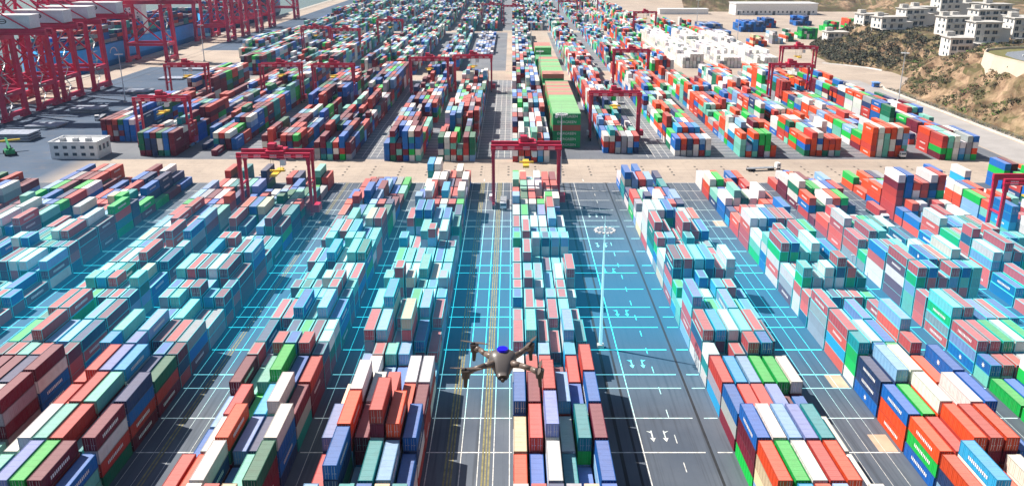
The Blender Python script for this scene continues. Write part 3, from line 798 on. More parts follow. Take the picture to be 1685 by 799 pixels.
# ------------------------------------------------------------------ rubber-tyred gantry cranes
def make_rtg():
    root = thing('gantry_crane', 'x', 'gantry crane', (0,0,0), 0, 'gantry cranes straddling the container rows')
    SP = 24.6; HB = 23.4; dy = 6.4
    for y in (0, dy):
        g_ = MB(); g_.box(-.9, SP+.9, y-.55, y+.55, HB-.9, HB+1.1); g_.build('girder', M_CRIM, root)
        for x in (0, SP):
            l_ = MB()
            # tapered box leg
            l_.box(x-.5, x+.5, y-.45, y+.45, 2.3, HB-.9); l_.box(x-.68, x+.68, y-.56, y+.56, HB-3.2, HB-.9)
            lo = l_.build('leg', M_CRIM, root)
    for x in (0, SP):
        s_ = MB(); s_.box(x-.45, x+.45, -1.6, dy+1.6, 1.5, 2.4); s_.build('sill_beam', M_CRIM, root)
        s_ = MB(); s_.box(x-.3, x+.3, .45, dy-.45, 12.5, 13.1); s_.build('tie_beam', M_CRIM, root)
        for y in (-1.6, dy-.3):
            b_ = MB(); b_.box(x-.5, x+.5, y, y+1.9, .5, 1.5); bo = b_.build('bogie', M_GREYM, root)
            for yy in (y+.2, y+1.5):
                w_ = MB(); w_.cyl((x-.35, yy, .72), (x+.35, yy, .72), .72, n=14); w_.build('wheel', M_DARK, bo)
    t_ = MB(); t_.box(0, SP, -1.55, -1.5, HB+1.2, HB+1.25); 
    for k in range(14): t_.box(k*SP/13-.04, k*SP/13+.04, -1.56, -1.49, HB+.1, HB+1.2)
    t_.box(-.8, SP+.8, -1.6, -.55, HB-.05, HB+.05); t_.build('walkway', M_CRIM, root)
    tr = MB(); tx = 9.5
    tr.box(tx, tx+6.5, -.6, dy+.6, HB+1.3, HB+1.8); tr.box(tx+.6, tx+3.2, 1, 4.6, HB+1.8, HB+4.0); tr.box(tx+3.7, tx+5.7, 1.6, 3.2, HB+1.8, HB+3.0)
    tr.cyl((tx+3.6,1.5,HB+2.3), (tx+3.6,5.2,HB+2.3), .7)
    trolley = tr.build('trolley', M_CRIM, root)
    cb = MB(); cb.box(tx+5, tx+6.8, -.4, 1.4, HB-3.5, HB-1.3); cb.build('cab', M_WHITE, trolley)
    ro = MB()
    for xx in (tx+1.2, tx+4.6):
        for yy in (1.5, 4.6): ro.cyl((xx, yy, HB+1.3), (xx, yy, 17.4), .06, n=5, cap=False)
    ro.build('hoist_ropes', M_DARK, trolley)
    sp = MB(); sp.box(tx-.2+.5, tx+6-.3, 2.6, 3.6, 16.9, 17.5); sp.box(tx+1.6, tx+3.9, -2.8, 9.1, 16.4, 16.9)
    sp.build('spreader', M_YEL, root)
    eh = MB(); eh.box(SP+.5, SP+2.5, 0, 5.4, 2.3, 4.9); eh.build('engine_house', M_CRIM, root)
    el = MB(); el.box(-1.6, -.5, 1.5, 5, 2.4, 4.3); el.build('electrical_box', M_WHITE, root)
    ld = MB()
    for k in range(18): ld.box(-.75, -.55, -.9, -.5, 3+k*1.1, 3.08+k*1.1)
    ld.box(-.72, -.66, -.92, -.88, 2.5, 23); ld.box(-.72, -.66, -.54, -.5, 2.5, 23); ld.build('ladder', M_CRIM, root)
    for k, fx in enumerate((.09, .27, .50, .71, .88)):
        p_ = MB(); p_.box(SP*fx-1.25, SP*fx+1.25, -.62, -.57, HB-.55, HB+.5); po = p_.build('sign_plate', M_WHITE, root)
        q_ = MB()
        for j in range(4): q_.box(SP*fx-.9+j*.5, SP*fx-.58+j*.5, -.64, -.625, HB-.2, HB+.12)
        q_.build('plate_marks', M_CRIM, po)
    return root
rtg = make_rtg()
RTGS = [(-7.0,313,'crimson gantry crane over the central row at the near edge of the cross road'),
 (-97.5,300,'crimson gantry crane over the near left rows, its legs deep among containers'),
 (157,264,'red gantry crane cut off by the right edge of the view'),
 (-184,418,'red gantry crane with its truss top beside the white building on the left'),
 (-216,541,'red gantry crane nearest the quay cranes, at the left yard edge'),
 (-157.5,543,'left gantry crane of the side-by-side pair above the middle-left rows'),
 (-124,540,'right gantry crane of the side-by-side pair above the middle-left rows'),
 (-190,795,'distant left-hand red gantry crane of a far pair by the pale slabs'),
 (-160,778,'distant right-hand red gantry crane of a far pair beyond the left rows'),
 (-134,878,'small distant red gantry crane standing alone over the far left rows'),
 (-67,572,'red gantry crane left of the pale lane, left one of two touching'),
 (-38.5,585,'red gantry crane with its right leg beside the pale central lane'),
 (40,433,'red gantry crane right of the tall green crosswise pile'),
 (72.5,618,'red gantry crane just left of the white container rows'),
 (136,985,'small far red gantry crane behind the white container rows'),
 (162,540,'front one of the two overlapping red gantry cranes at right'),
 (198,639,'rear one of the two overlapping red gantry cranes at right'),
 (-38,1120,'tiny faraway gantry crane left of centre near the top edge'),
 (-10,1090,'tiny faraway gantry crane nearest the centre at the top edge'),
 (62,1180,'tiny faraway gantry crane right of centre at the top edge'),
 (95,1240,'tiny faraway gantry crane over the right rows at the top edge')]
for i, (X, D, lab) in enumerate(RTGS):
    if i == 0: rtg.location = (X, D, 0); rtg['label'] = lab
    else: copy_tree(rtg, (X, D, 0), label=lab)

# ------------------------------------------------------------------ ship-to-shore quay cranes
def make_sts():
    root = thing('quay_crane', 'x', 'quay crane', (0,0,0), 0, 'quay cranes lined up along the ships')
    G = -33.0; W = 22.0; HG = 47.5        # local: landside rail x=0, seaside x=G
    for x in (0, G):
        for y in (0, W):
            l_ = MB(); l_.beam((x, y, 2), (x+(-.6 if x == 0 else .6), y+(1.2 if y == 0 else -1.2), HG), 2.9, 2.5); l_.build('leg', M_CRIMD, root)
        for bb_ in ((x-1, x+1, -1.5, W+1.5, 2.2, 4.6), (x-.9, x+.9, 0, W, 13.5, 16.2), (x-.9, x+.9, 1, W-1, HG-3, HG-.5)):
            s_ = MB(); s_.box(*bb_); s_.build('portal_beam', M_CRIMD, root)
        for y in (-3, W-5.5):
            b_ = MB()
            for k in range(3): b_.box(x-1.1, x+1.1, y+k*3, y+k*3+2.5, .5, 2.1)
            b_.build('bogie', M_CRIMD, root)
    for y in (0, W):
        d_ = MB(); d_.box(G, 0, y-.7, y+.7, 14, 16); d_.beam((0, y, 16), (G, y, HG-2), 1.0); d_.beam((G, y, 16), (0, y, HG-2), .8); d_.build('brace', M_CRIMD, root)
    for y in (W/2-3.6, W/2+3.6):
        gi = MB(); gi.box(-105, 27, y-.8, y+.8, HG, HG+3.0)
        gi.build('boom_girder', M_CRIMD, root)
    tr = MB()
    for k in range(22):
        x = 26-k*6; tr.box(x-.3, x+.3, W/2-3, W/2+3, HG+.4, HG+1.2)
        tr.beam((x, W/2-2.8, HG+.8), (x-6, W/2+2.8, HG+.8), .3)
    for y in (W/2-5.4, W/2+5.4):
        tr.box(-105, 27, y-.5, y+.5, HG+.6, HG+.8); tr.box(-105, 27, y-.03, y+.03, HG+1.7, HG+1.8)
        for k in range(40): tr.box(27-k*3.3-.05, 27-k*3.3+.05, y-.05, y+.05, HG+.8, HG+1.8)
    tr.build('boom_bracing', M_CRIMD, root)
    af = MB()
    for y in (3, W-3):
        af.beam((G, y, HG), (G+6, W/2+(y-W/2)*.5, HG+30), 1.5); af.beam((0, y, HG), (G+6, W/2+(y-W/2)*.5, HG+30), 1.1)
        af.beam((20, y*.8+2, HG+3), (G+6, W/2+(y-W/2)*.5, HG+30), .6)
    for yy in (W/2-3.4, W/2+3.4):
        af.beam((G+6, yy, HG+30), (-62, yy, HG+3), .5); af.beam((G+6, yy, HG+30), (-98, yy, HG+3), .5)
    af.box(G+5, G+7, W/2-5, W/2+5, HG+29, HG+30.6); af.build('a_frame', M_CRIMD, root)
    mh = MB(); mh.box(-9, 20, W/2-5.2, W/2+5.2, HG+3.6, HG+10.4); mo = mh.build('machinery_house', mat('machinery_house_paint', (.66, .72, .78), .5, 0, .08), root)
    em = MB(); n = 28
    for k in range(n):
        a0, a1 = 2*math.pi*k/n, 2*math.pi*(k+1)/n
        P = lambda r, a: (5+r*1.7*math.cos(a), W/2-5.23, HG+7.4+r*math.sin(a))
        em.face([P(1.0, a0), P(1.0, a1), P(1.4, a1), P(1.4, a0)])
    em.box(3.6, 6.4, W/2-5.26, W/2-5.22, HG+7.2, HG+7.6); em.build('ring_emblem', M_DARK, mo)
    rf = MB(); rf.box(-9.3, 20.3, W/2-5.5, W/2+5.5, HG+10.4, HG+10.8); rf.build('roof', M_WHITE, mo)
    cb = MB(); cb.box(-52, -48, W/2-2, W/2+2, HG-4, HG-.5); cb.build('cab', M_WHITE, root)
    st_ = MB()
    for k in range(7):
        z0 = 4+k*5.6; st_.beam((1.6, 1+(k % 2)*6, z0), (1.6, 7-(k % 2)*6, z0+5.6), .5, .3)
        st_.box(1.2, 2.2, 0, 8, z0+5.5, z0+5.65)
    st_.build('stairs', M_STEEL, root)
    return root
sts = make_sts()
STS = [(515,'red quay crane second from the left edge, pale machinery house overhead'),(546,'red quay crane in the middle of the near left cluster'),(587,'red quay crane rightmost of the near left cluster'),
       (478,'red quay crane cut off by the left edge of the view'),(738,'red quay crane standing alone before the bright blue hull'),(905,'far quay crane just left of the pale cross road end'),
       (955,'far quay crane second beyond the blue ship'),(1010,'far quay crane third beyond the blue ship'),(1065,'far quay crane fourth beyond the blue ship'),(1190,'farthest quay crane at the top edge')]
for i, (D, lab) in enumerate(STS):
    X = -284-(8 if D > 700 else 0)
    if i == 0: sts.location = (X, D, 0); sts['label'] = lab
    else: copy_tree(sts, (X, D, 0), label=lab)
rl = MB()
for X in (-284, -317, -292, -325+.8):
    rl.box(X-.15, X+.15, 200, 1600, .002, .05)
struct('crane_rails', rl, M_DARK)

# ------------------------------------------------------------------ container ships
def ship(name, label, X, D0, D1, hull_col, deck, pool, seed):
    root = thing(name, label, 'container ship', (X, D0, -4), 0, 'container ships at the quay')
    L = D1-D0; Bm = 24; h = MB(); ns = 40; prof = []
    for i in range(ns+1):
        u = i/ns; wd = Bm*min(1, math.sin(min(1, (u/.09))*math.pi/2))**.6 if u < .09 else (Bm*(1-((u-.8)/.2)**2.2) if u > .8 else Bm)
        wd = max(wd, .3); flare = deck+4+(4*sstep(.85, 1, u))
        prof.append([(-wd*.8, L*u, 0), (-wd, L*u, 8), (-wd, L*u, flare), (wd, L*u, flare), (wd, L*u, 8), (wd*.8, L*u, 0)])
    for a_, b_ in zip(prof, prof[1:]):
        for k in range(5): h.face([a_[k], a_[k+1], b_[k+1], b_[k]])
    h.face(prof[0][::-1]); h.face(prof[-1])
    h.build('hull', mat('hull_paint', hull_col, .45, 0, .12, .05), root)
    rg = random.Random(seed); cg = MB()
    nb = int(L*.78/14)
    for k in range(nb):
        y = L*.06+k*14.2
        if k == nb//2: continue
        t_ = rg.randint(2, 5)
        for c in range(17):
            for t in range(max(1, t_+rg.choice((-1,0,0)))):
                x = -Bm+.6+c*2.75; cg.box(x, x+2.5, y, y+12.6, deck+5+t*2.8, deck+7.75+t*2.8, jitcol(PAL[rg.choice(pool)], rg))
    co = cg.build('deck_containers', M_ATT, root); co['kind'] = 'stuff'
    y = L*.06+(nb//2)*14.2
    br = MB(); br.box(-Bm+2, Bm-2, y+1, y+12, deck+4, deck+30); br.box(-Bm, Bm, y+2, y+10, deck+30, deck+33); bo = br.build('superstructure', M_WHITE, root)
    wi = MB(); wi.box(-Bm+1, Bm-1, y+1.94, y+1.98, deck+31, deck+32.3)
    for k in range(7):
        for j in range(12): wi.box(-Bm+4+j*3.4, -Bm+5.2+j*3.4, y+.94, y+.98, deck+6+k*3.3, deck+7.2+k*3.3)
    wi.build('windows', M_GLASS, bo)
    # white ring marks on the quay side of the hull
    rm = MB()
    for cy in (L*.22, L*.32):
        for k in range(14):
            a0, a1 = math.pi*k/14, math.pi*(k+1)/14
            P = lambda r, a: (Bm+.06, cy+r*math.cos(a)*1.6, deck*.55+4+r*math.sin(a))
            rm.face([P(3.6, a0), P(4.4, a0), P(4.4, a1), P(3.6, a1)])
    rm.build('hull_marks', M_WHITE, root)
    return root
ship('container_ship', 'bright blue container ship moored behind the quay cranes', -358, 655, 1010, (.01, .33, .85), 17, 'nnbrkme', 3)
ship('container_ship', 'dark container ship half hidden by the near quay cranes', -358, 390, 625, (.02, .05, .10), 15, 'edktwrkn', 4)
ship('container_ship', 'dark blue container ship farthest along the quay', -358, 1040, 1330, (.015, .06, .22), 17, 'nbmrke', 6)

# ------------------------------------------------------------------ hatch covers on the quay apron
def make_slab():
    root = thing('hatch_cover', 'x', 'hatch cover', (0,0,0), 0, 'hatch covers laid out on the quay apron')
    p_ = MB(); p_.box(0, 18, 0, 12, .9, 1.25); p_.build('plate', mat('hatch_cover_steel', (.30, .34, .42), .6), root)
    r_ = MB()
    for k in range(6): r_.box(.3+k*3.4, .6+k*3.4, .25, 11.75, .2, .9)
    r_.box(.1, 17.9, 0, .25, .2, .9); r_.box(.1, 17.9, 11.75, 12, .2, .9); r_.build('ribs', M_GREYM, root)
    return root
slab = make_slab()
SL = [(-263,429,0,'lowest grey hatch cover of the three stacked at the left edge'),(-263,429,1.4,'middle grey hatch cover of the stack at the left edge'),(-263,429,2.8,'topmost grey hatch cover of the stack at the left edge'),
 (-266,463,0,'lone hatch cover just behind the stack at the left edge'),(-263,508,0,'lower hatch cover of the pair left of the lamp mast'),(-263,508,1.4,'upper hatch cover of the pair left of the lamp mast'),
 (-263,580,0,'hatch cover lying behind the left lamp mast'),(-240,560,0,'hatch cover right of the left lamp mast'),(-262,640,0,'hatch cover on the apron below the blue hull'),(-238,650,0,'hatch cover between the lamp masts'),
 (-262,690,0,'pale hatch cover near the second lamp mast'),
 (-264,850,0,'hatch cover on the apron, first past the pale cross road'),(-262,885,0,'hatch cover on the apron, second past the pale cross road'),(-266,915,0,'hatch cover on the apron, third past the pale cross road'),
 (-262,950,0,'hatch cover beside the third lamp mast'),(-264,985,0,'farthest hatch cover on the apron')]
for i, (X, D, zz, lab) in enumerate(SL):
    if i == 0: slab.location = (X, D, zz); slab['label'] = lab
    else: copy_tree(slab, (X, D, zz), label=lab)

# ------------------------------------------------------------------ lamp masts
def make_mast(ht, col):
    root = thing('lamp_mast', 'x', 'lamp mast', (0,0,0), 0, 'high lamp masts in the yard')
    b_ = MB(); b_.box(-.8, .8, -.8, .8, 0, .9); b_.build('base', mat('mast_base', (.5,.5,.48), .8), root)
    p_ = MB(); p_.cyl((0,0,.9), (0,0,ht), .42, .17, 10); p_.cyl((0,0,ht), (0,0,ht+3.2), .05, .03, 6); p_.build('pole', M_POLE if not col else mat('cyan_glow_pole', (.45,.92,.97), .4, 0, .05, 1, .35), root)  # lane mast pole: cyan glow put into its colour and emission
    r_ = MB()
    n = 24
    for rr in (2.0, 1.3):
        for k in range(n):
            a0, a1 = 2*math.pi*k/n, 2*math.pi*(k+1)/n
            r_.beam((rr*math.cos(a0), rr*math.sin(a0), ht-.3), (rr*math.cos(a1), rr*math.sin(a1), ht-.3), .1)
    for k in range(8):
        a0 = math.pi*k/4; r_.beam((0,0,ht-.2), (2.0*math.cos(a0), 2.0*math.sin(a0), ht-.3), .08)
    r_.build('lamp_ring', M_POLE, root)
    for k in range(14):
        a0 = 2*math.pi*k/14; l_ = MB(); M = Matrix.Translation((2.25*math.cos(a0), 2.25*math.sin(a0), ht-.45)) @ Matrix.Rotation(a0, 4, 'Z')
        l_.box(-.28, .28, -.27, .27, -.12, .22, None, M); l_.build('lamp', M_WHITE, root)
    return root
m0 = make_mast(31, True)
MS = [(22,193.5,'tall cyan-glowing lamp mast standing in the wide lane with direction arrows')]
m0.location = (22, 193.5, 0); m0['label'] = MS[0][2]
m1 = make_mast(30.5, False)
MS2 = [(20,344,'tall lamp mast just right of the central gantry crane by the cross road'),(18,560,'lamp mast rising beside the green crosswise pile'),(17,780,'far lamp mast beyond the green pile'),
 (-245,544,'lamp mast on the quay apron nearest the left edge'),(-264,748,'lamp mast on the apron in front of the blue hull'),(-268,936,'far lamp mast on the apron before the purple cranes'),
 (248,551,'lamp mast by the perimeter road in front of the rocky slope'),(236,920,'far lamp mast right of the white containers'),(230,1100,'lamp mast in the open ground near the warehouse')]
for i, (X, D, lab) in enumerate(MS2):
    if i == 0: m1.location = (X, D, 0); m1['label'] = lab
    else: copy_tree(m1, (X, D, 0), label=lab)

for k, (D, lab) in enumerate(((244,'short white post in the dark gap between right rows, nearer one'),(297,'short white post in the dark gap between right rows, farther one'))):
    lp = thing('lamp_post', lab, 'lamp post', (103, D, 0), 0, 'short posts between the right rows')
    b_ = MB(); b_.cyl((0,0,0), (0,0,6), .16, .12, 8); b_.build('pole', M_POLE, lp)
    b_ = MB(); b_.box(-.5, .5, -.16, .16, 6, 6.2); b_.build('lamp_head', M_WHITE, lp)

# ------------------------------------------------------------------ trucks
def make_truck(label, X, D, rz, cabm, load=None):
    root = thing('truck', label, 'truck', (X, D, 0), rz, 'container trucks')
    cb = MB(); cb.box(-1.2, 1.2, -2.2, -.2, .9, 2.9)
    # raked front
    cb.face([(-1.2,-2.2,2.9),(1.2,-2.2,2.9),(1.15,-1.9,3.25),(-1.15,-1.9,3.25)]); cb.box(-1.15, 1.15, -1.9, -.25, 2.9, 3.25)
    co = cb.build('cab', cabm, root)
    ws = MB(); ws.box(-1.05, 1.05, -2.24, -2.2, 1.9, 2.75); ws.box(-1.23, -1.2, -1.8, -.8, 1.9, 2.6); ws.box(1.2, 1.23, -1.8, -.8, 1.9, 2.6); ws.build('windscreen', M_GLASS, co)
    ch = MB(); ch.box(-.5, .5, -2, 13.2, .8, 1.1); ch.box(-1.2, 1.2, .9, 13.3, 1.1, 1.3); ch.build('trailer', M_GREYM, root)
    for y in (-1.5, 1.4, 2.6, 10.2, 11.5, 12.7):
        for x in (-1.2, .85):
            w_ = MB(); w_.cyl((x, y, .5), (x+.35, y, .5), .5, n=12); w_.build('wheel', M_DARK, root)
    if load:
        o = thing('shipping_container', load[0], 'container', (X, D, 1.32), rz, 'shipping containers stacked in the yard')
        Mx = Matrix.Translation((-1.22, 1.0, 0))
        c = PAL[load[1]]
        for q, nm, cl in ((P40[0], 'frame', tuple(v*.6 for v in c)), (P40[1], 'body', c)):
            e = bpy.data.objects.new(nm, q); C.objects.link(e); e.parent = o; e.location = (-1.22, 1.0, 0); e.color = (*cl, 1)
        for k in (0, 1):
            e = bpy.data.objects.new('door', P40[2]); C.objects.link(e); e.parent = o; e.location = (-1.22+.15+k*(CW/2-.135), 1.0, 0); e.color = (*c, 1)
    return root
make_truck('truck with white cab under the central gantry crane', -3.3, 312, 0, M_WHITE)
make_truck('white cab truck carrying a red container in the lane right of the third row', 134, 296, 0, M_WHITE, ('rust red container on the trailer of a moving truck in a right-hand lane', 'r'))
make_truck('truck pulling out of the right rows beside the cross road', 183, 395, 0, M_WHITE, ('orange red container on a truck at the end of the right rows', 'o'))
make_truck('white cab truck parked across the cross road right of centre', 117, 372, R(100), M_WHITE)
make_truck('truck with a cream container on the side road under the scrubby hill', 284, 742-16, R(-78), M_BLUEP, ('cream container on the truck under the scrubby hill', 'y'))
make_truck('white truck on the quay apron left of the rows', -236, 486, R(10), M_WHITE)
make_truck('blue cab truck in the open ground near the warehouse', 236, 1010, R(60), M_BLUEP)
# bright green container set down by the perimeter road
o = thing('shipping_container', 'bright green container standing alone beside the perimeter road', 'container', (228, 427, 0), R(0), 'shipping containers stacked in the yard')
for q, nm, cl in ((P40[0],'frame',(.01,.3,.06)),(P40[1],'body',PAL['g'])):
    e = bpy.data.objects.new(nm, q); C.objects.link(e); e.parent = o; e.color = (*cl, 1)

# ------------------------------------------------------------------ white yard building on the left
wb = thing('yard_building', 'long white flat-roofed yard building beside the left rows', 'building', (-215, 392, 0))
b_ = MB(); b_.box(0, 22, 0, 14, 0, 7.5); b_.build('wall', M_WHITE, wb)
b_ = MB(); b_.box(-.3, 22.3, -.3, .1, 7.5, 8.3); b_.box(-.3, 22.3, 13.9, 14.3, 7.5, 8.3); b_.box(-.3, .1, .1, 13.9, 7.5, 8.3); b_.box(21.9, 22.3, .1, 13.9, 7.5, 8.3); b_.build('parapet', M_WHITE, wb)
for k in range(5):
    for zz in (1.6, 4.9):
        b_ = MB(); b_.box(2+k*4.1, 4+k*4.1, -.05, .02, zz, zz+1.4); b_.build('window', M_GLASS, wb)
for k in range(3):
    b_ = MB(); b_.box(21.98, 22.05, 2+k*4, 4+k*4, 3.5, 6.0); b_.build('window', M_GLASS, wb)
for k in range(3):
    b_ = MB(); b_.box(3+k*6, 5.2+k*6, 4, 6.5, 7.5, 8.9); b_.build('roof_unit', M_GREYM, wb)

# ------------------------------------------------------------------ road edge wall, terrace wall, villas, warehouse
kb = MB(); kb.box(257.4, 258.2, 300, 596, 0, .9); kb.beam((257.8,596,.45), (262,612,.45), .8, .9)
tag(kb.build('barrier_wall', mat('pale_barrier', (.62,.58,.52), .8)), 'low pale barrier wall along the perimeter road foot of the rocky slope', 'wall')
kb = MB()
P = [(262,735),(276,722),(288,706),(294,690)]
for a_, b__ in zip(P, P[1:]): kb.beam((*a_, .4), (*b__, .4), .6, .8)
tag(kb.build('barrier_wall', M_WHITE), 'low pale barrier wall curving below the dark scrubby hill', 'wall')
fn = MB()
for D in range(300, 596, 4): fn.box(260.2, 260.32, D, D+.12, 0, 2.2)
for zz in (.6, 1.4, 2.1): fn.box(260.24, 260.28, 300, 596, zz, zz+.06)
tag(fn.build('fence', M_GREYM), 'thin dark post and rail fence at the foot of the rocky slope', 'fence')

arc = [(297,430),(295,470),(293,505),(293,530),(297,550),(307,566),(326,576),(356,582),(400,584)]
tw = MB(); TT = 30
for a_, b__ in zip(arc, arc[1:]):
    A, B = Vector((*a_, 0)), Vector((*b__, 0)); nrm = Vector((-(B-A).y, (B-A).x, 0)).normalized()
    tw.face([A+nrm*2+Vector((0,0,12)), B+nrm*2+Vector((0,0,12)), B+Vector((0,0,TT)), A+Vector((0,0,TT))][::-1])
    tw.face([A+Vector((0,0,TT)), B+Vector((0,0,TT)), B-nrm*.8+Vector((0,0,TT)), A-nrm*.8+Vector((0,0,TT))][::-1])
    tw.face([A+Vector((0,0,TT)), B+Vector((0,0,TT)), B+Vector((0,0,TT+1.2)), A+Vector((0,0,TT+1.2))]); 
    tw.face([A-nrm*.5+Vector((0,0,TT)), B-nrm*.5+Vector((0,0,TT)), B-nrm*.5+Vector((0,0,TT+1.2)), A-nrm*.5+Vector((0,0,TT+1.2))])
    tw.face([A+Vector((0,0,TT+1.2)), B+Vector((0,0,TT+1.2)), B-nrm*.5+Vector((0,0,TT+1.2)), A-nrm*.5+Vector((0,0,TT+1.2))])
tag(tw.build('retaining_wall', mat('rendered_wall', (.66,.55,.44), .85, 0, .08, .1)), 'curved cream retaining wall holding the terrace above the rocky slope', 'wall')
tp = MB(); tp.face([(x+1.0, y-1.0, TT-.15) for x, y in arc]+[(400,430,TT-.15)])
struct('terrace_lawn', tp, mat('dry_grass', (.16,.15,.05), .9, 0, .3, .2))
rp = MB(); rp.face([(x+9, y-8, TT-.14) for x, y in arc[:-1]]+[(392,560,TT-.14),(392,430,TT-.14)])
struct('terrace_road', rp, mat('terrace_asphalt', (.2,.22,.25), .8))
def make_car(label, X, D, Z, rz, m):
    root = thing('parked_car', label, 'car', (X, D, Z), rz, 'cars parked on the terrace')
    b_ = MB(); b_.box(-.9, .9, -2.2, 2.2, .3, .85); b_.build('body', m, root)
    b_ = MB(); i = [(-.85,-1.3,.85),(.85,-1.3,.85),(.85,1.6,.85),(-.85,1.6,.85),(-.7,-.6,1.42),(.7,-.6,1.42),(.7,1.2,1.42),(-.7,1.2,1.42)]
    for f in ((4,5,6,7),(0,1,5,4),(1,2,6,5),(2,3,7,6),(3,0,4,7)): b_.face([i[k] for k in f])
    b_.build('cabin', M_GLASS, root)
    for x in (-.95, .7):
        for y in (-1.4, 1.4): w_ = MB(); w_.cyl((x,y,.33),(x+.25,y,.33),.33,n=10); w_.build('wheel', M_DARK, root)
make_car('white car parked on the terrace above the cream wall', 316, 536, TT-.13, R(70), M_WHITE)
make_car('dark car parked farther right on the terrace', 326, 526, TT-.13, R(60), M_DARK)
make_car('blue car parked at the back of the terrace', 331, 540, TT-.13, R(75), M_BLUEP)

M_VW = mat('villa_render', (.74,.71,.67), .8, 0, .06, .1)
def villa(label, X, D, rz, w_=13, d_=12, fl=3, deckh=3.5, wing=True):
    big = 1.45
    gz = min(terr(X+a, D+b) for a in (0, w_) for b in (0, d_))
    root = thing('villa', label, 'house', (X, D, gz), rz, 'white villas on the hill'); root.scale = (big, big, big)
    z0 = deckh; rg = random.Random(label)
    fh_ = 3.3
    b_ = MB(); b_.box(0, w_, 0, d_, z0, z0+fl*fh_)
    if wing: b_.box(w_, w_+6, 2.5, d_-1, z0, z0+(fl-1)*fh_)
    wl = b_.build('wall', M_VW, root)
    b_ = MB(); b_.box(-.7, w_+.7, -.9, d_+.6, z0+fl*fh_, z0+fl*fh_+.4); b_.box(1, 5, d_-5, d_-1, z0+fl*fh_+.4, z0+fl*fh_+2.6)
    if wing: b_.box(w_+.72, w_+6.4, 2.2, d_-.7, z0+(fl-1)*fh_, z0+(fl-1)*fh_+.35)
    b_.build('roof', mat('villa_roof', (.50,.48,.45), .8), root)
    b_ = MB(); b_.box(-.4, w_+.4, -2.2, 0, z0-.35, z0); 
    for x in (0, w_*.33, w_*.66, w_-.4): b_.box(x, x+.4, -1.9, -1.5, -3, z0-.35); b_.box(x, x+.4, d_-2, d_-1.6, -3, z0)
    b_.build('stilts', M_VW, root)
    for f in range(fl):
        zf = z0+f*fh_
        n = 3
        for k in range(n):
            ww = rg.choice((1.6, 2.4, 2.9)); x = .9+k*(w_-1)/n
            p_ = MB(); p_.box(x, x+ww, -.04, .03, zf+.5, zf+2.6); wi = p_.build('window', M_GLASS, root)
            q_ = MB(); q_.box(x+ww/2-.05, x+ww/2+.05, -.07, -.045, zf+.5, zf+2.6); q_.box(x-.1, x+ww+.1, -.1, -.045, zf+.35, zf+.48); q_.build('frame', M_VW, wi)
        for k in range(2):
            p_ = MB(); p_.box(-.04, .03, 2+k*4.6, 3.6+k*4.6, zf+.9, zf+2.4); p_.build('window', M_GLASS, root)
        if f > 0:
            p_ = MB(); p_.box(w_*.3, w_-.2, -1.6, -.05, zf-.1, zf+.08); p_.box(w_*.3, w_-.2, -1.6, -1.5, zf+.08, zf+1.0); p_.build('balcony', M_VW, root)
villa('leftmost white villa on stilts above the dark scrubby hill', 322, 770, R(8), 16, 12, 2, 4)
villa('white villa stepped behind the leftmost stilted one', 352, 792, R(6), 14, 12, 3, 2)
villa('tall cream villa third along the hilltop row', 374, 820, R(4), 13, 12, 3, 2)
villa('tall white villa with blue shaded side at the hilltop centre', 404, 838, R(2), 14, 14, 4, 2)
villa('white villa on stilts front of the hilltop group nearest the scrub', 326, 652, R(-6), 11, 14, 3, 3)
villa('white villa with balconies right of the stilted front one', 349, 664, R(-4), 13, 12, 3, 3)
villa('pale villa at the right edge on the hilltop', 382, 672, R(-4), 14, 12, 3, 3)
villa('small cream villa high at the back of the hilltop', 452, 880, R(0), 15, 12, 3, 2)
villa('white villa between the back rows of the hill', 400, 760, R(3), 13, 12, 3, 2)
villa('low white villa behind the leftmost stilted one', 330, 830, R(8), 16, 12, 2, 2)
villa('white villa at the far right of the hilltop, highest one', 430, 800, R(0), 14, 12, 4, 2)

for q, (lab, X, D, f_) in enumerate((('pale villa squeezed between the stilted front and the back row',352,716,3),('grey white villa at the right edge behind the terrace houses',402,706,3),
   ('cream villa in the middle of the hilltop, lower than its neighbours',372,742,2),('small white villa at the back left of the hilltop',300,836,2),('rear cream villa seen over the roofs at the right edge',440,742,3))):
    villa(lab, X, D, R(3-q*2), 13, 12, f_, 2)
wh = thing('warehouse', 'very long low white warehouse below the far bare hill', 'warehouse', (318, 1262, 0))
b_ = MB(); b_.box(0, 116, 0, 40, 0, 15); b_.build('wall', M_WHITE, wh)
b_ = MB(); b_.box(-1, 117, -1, 41, 15, 16); b_.build('roof', mat('warehouse_roof', (.75,.76,.78), .5, 0, .06), wh)
for k in range(18):
    b_ = MB(); b_.box(4+k*6.2, 6.2+k*6.2, -.08, .03, 3, 5.6) if k % 4 else b_.box(3+k*6.2, 7+k*6.2, -.08, .03, 0, 5.5); b_.build('door' if k % 4 == 0 else 'window', M_GLASS, wh)
wh = thing('warehouse', 'small white shed left of the long warehouse', 'warehouse', (212, 1275, 0))
b_ = MB(); b_.box(0, 70, 0, 18, 0, 7); b_.build('wall', M_WHITE, wh)
b_ = MB(); b_.box(-.5, 70.5, -.5, 18.5, 7, 7.6); b_.build('roof', M_WHITE, wh)

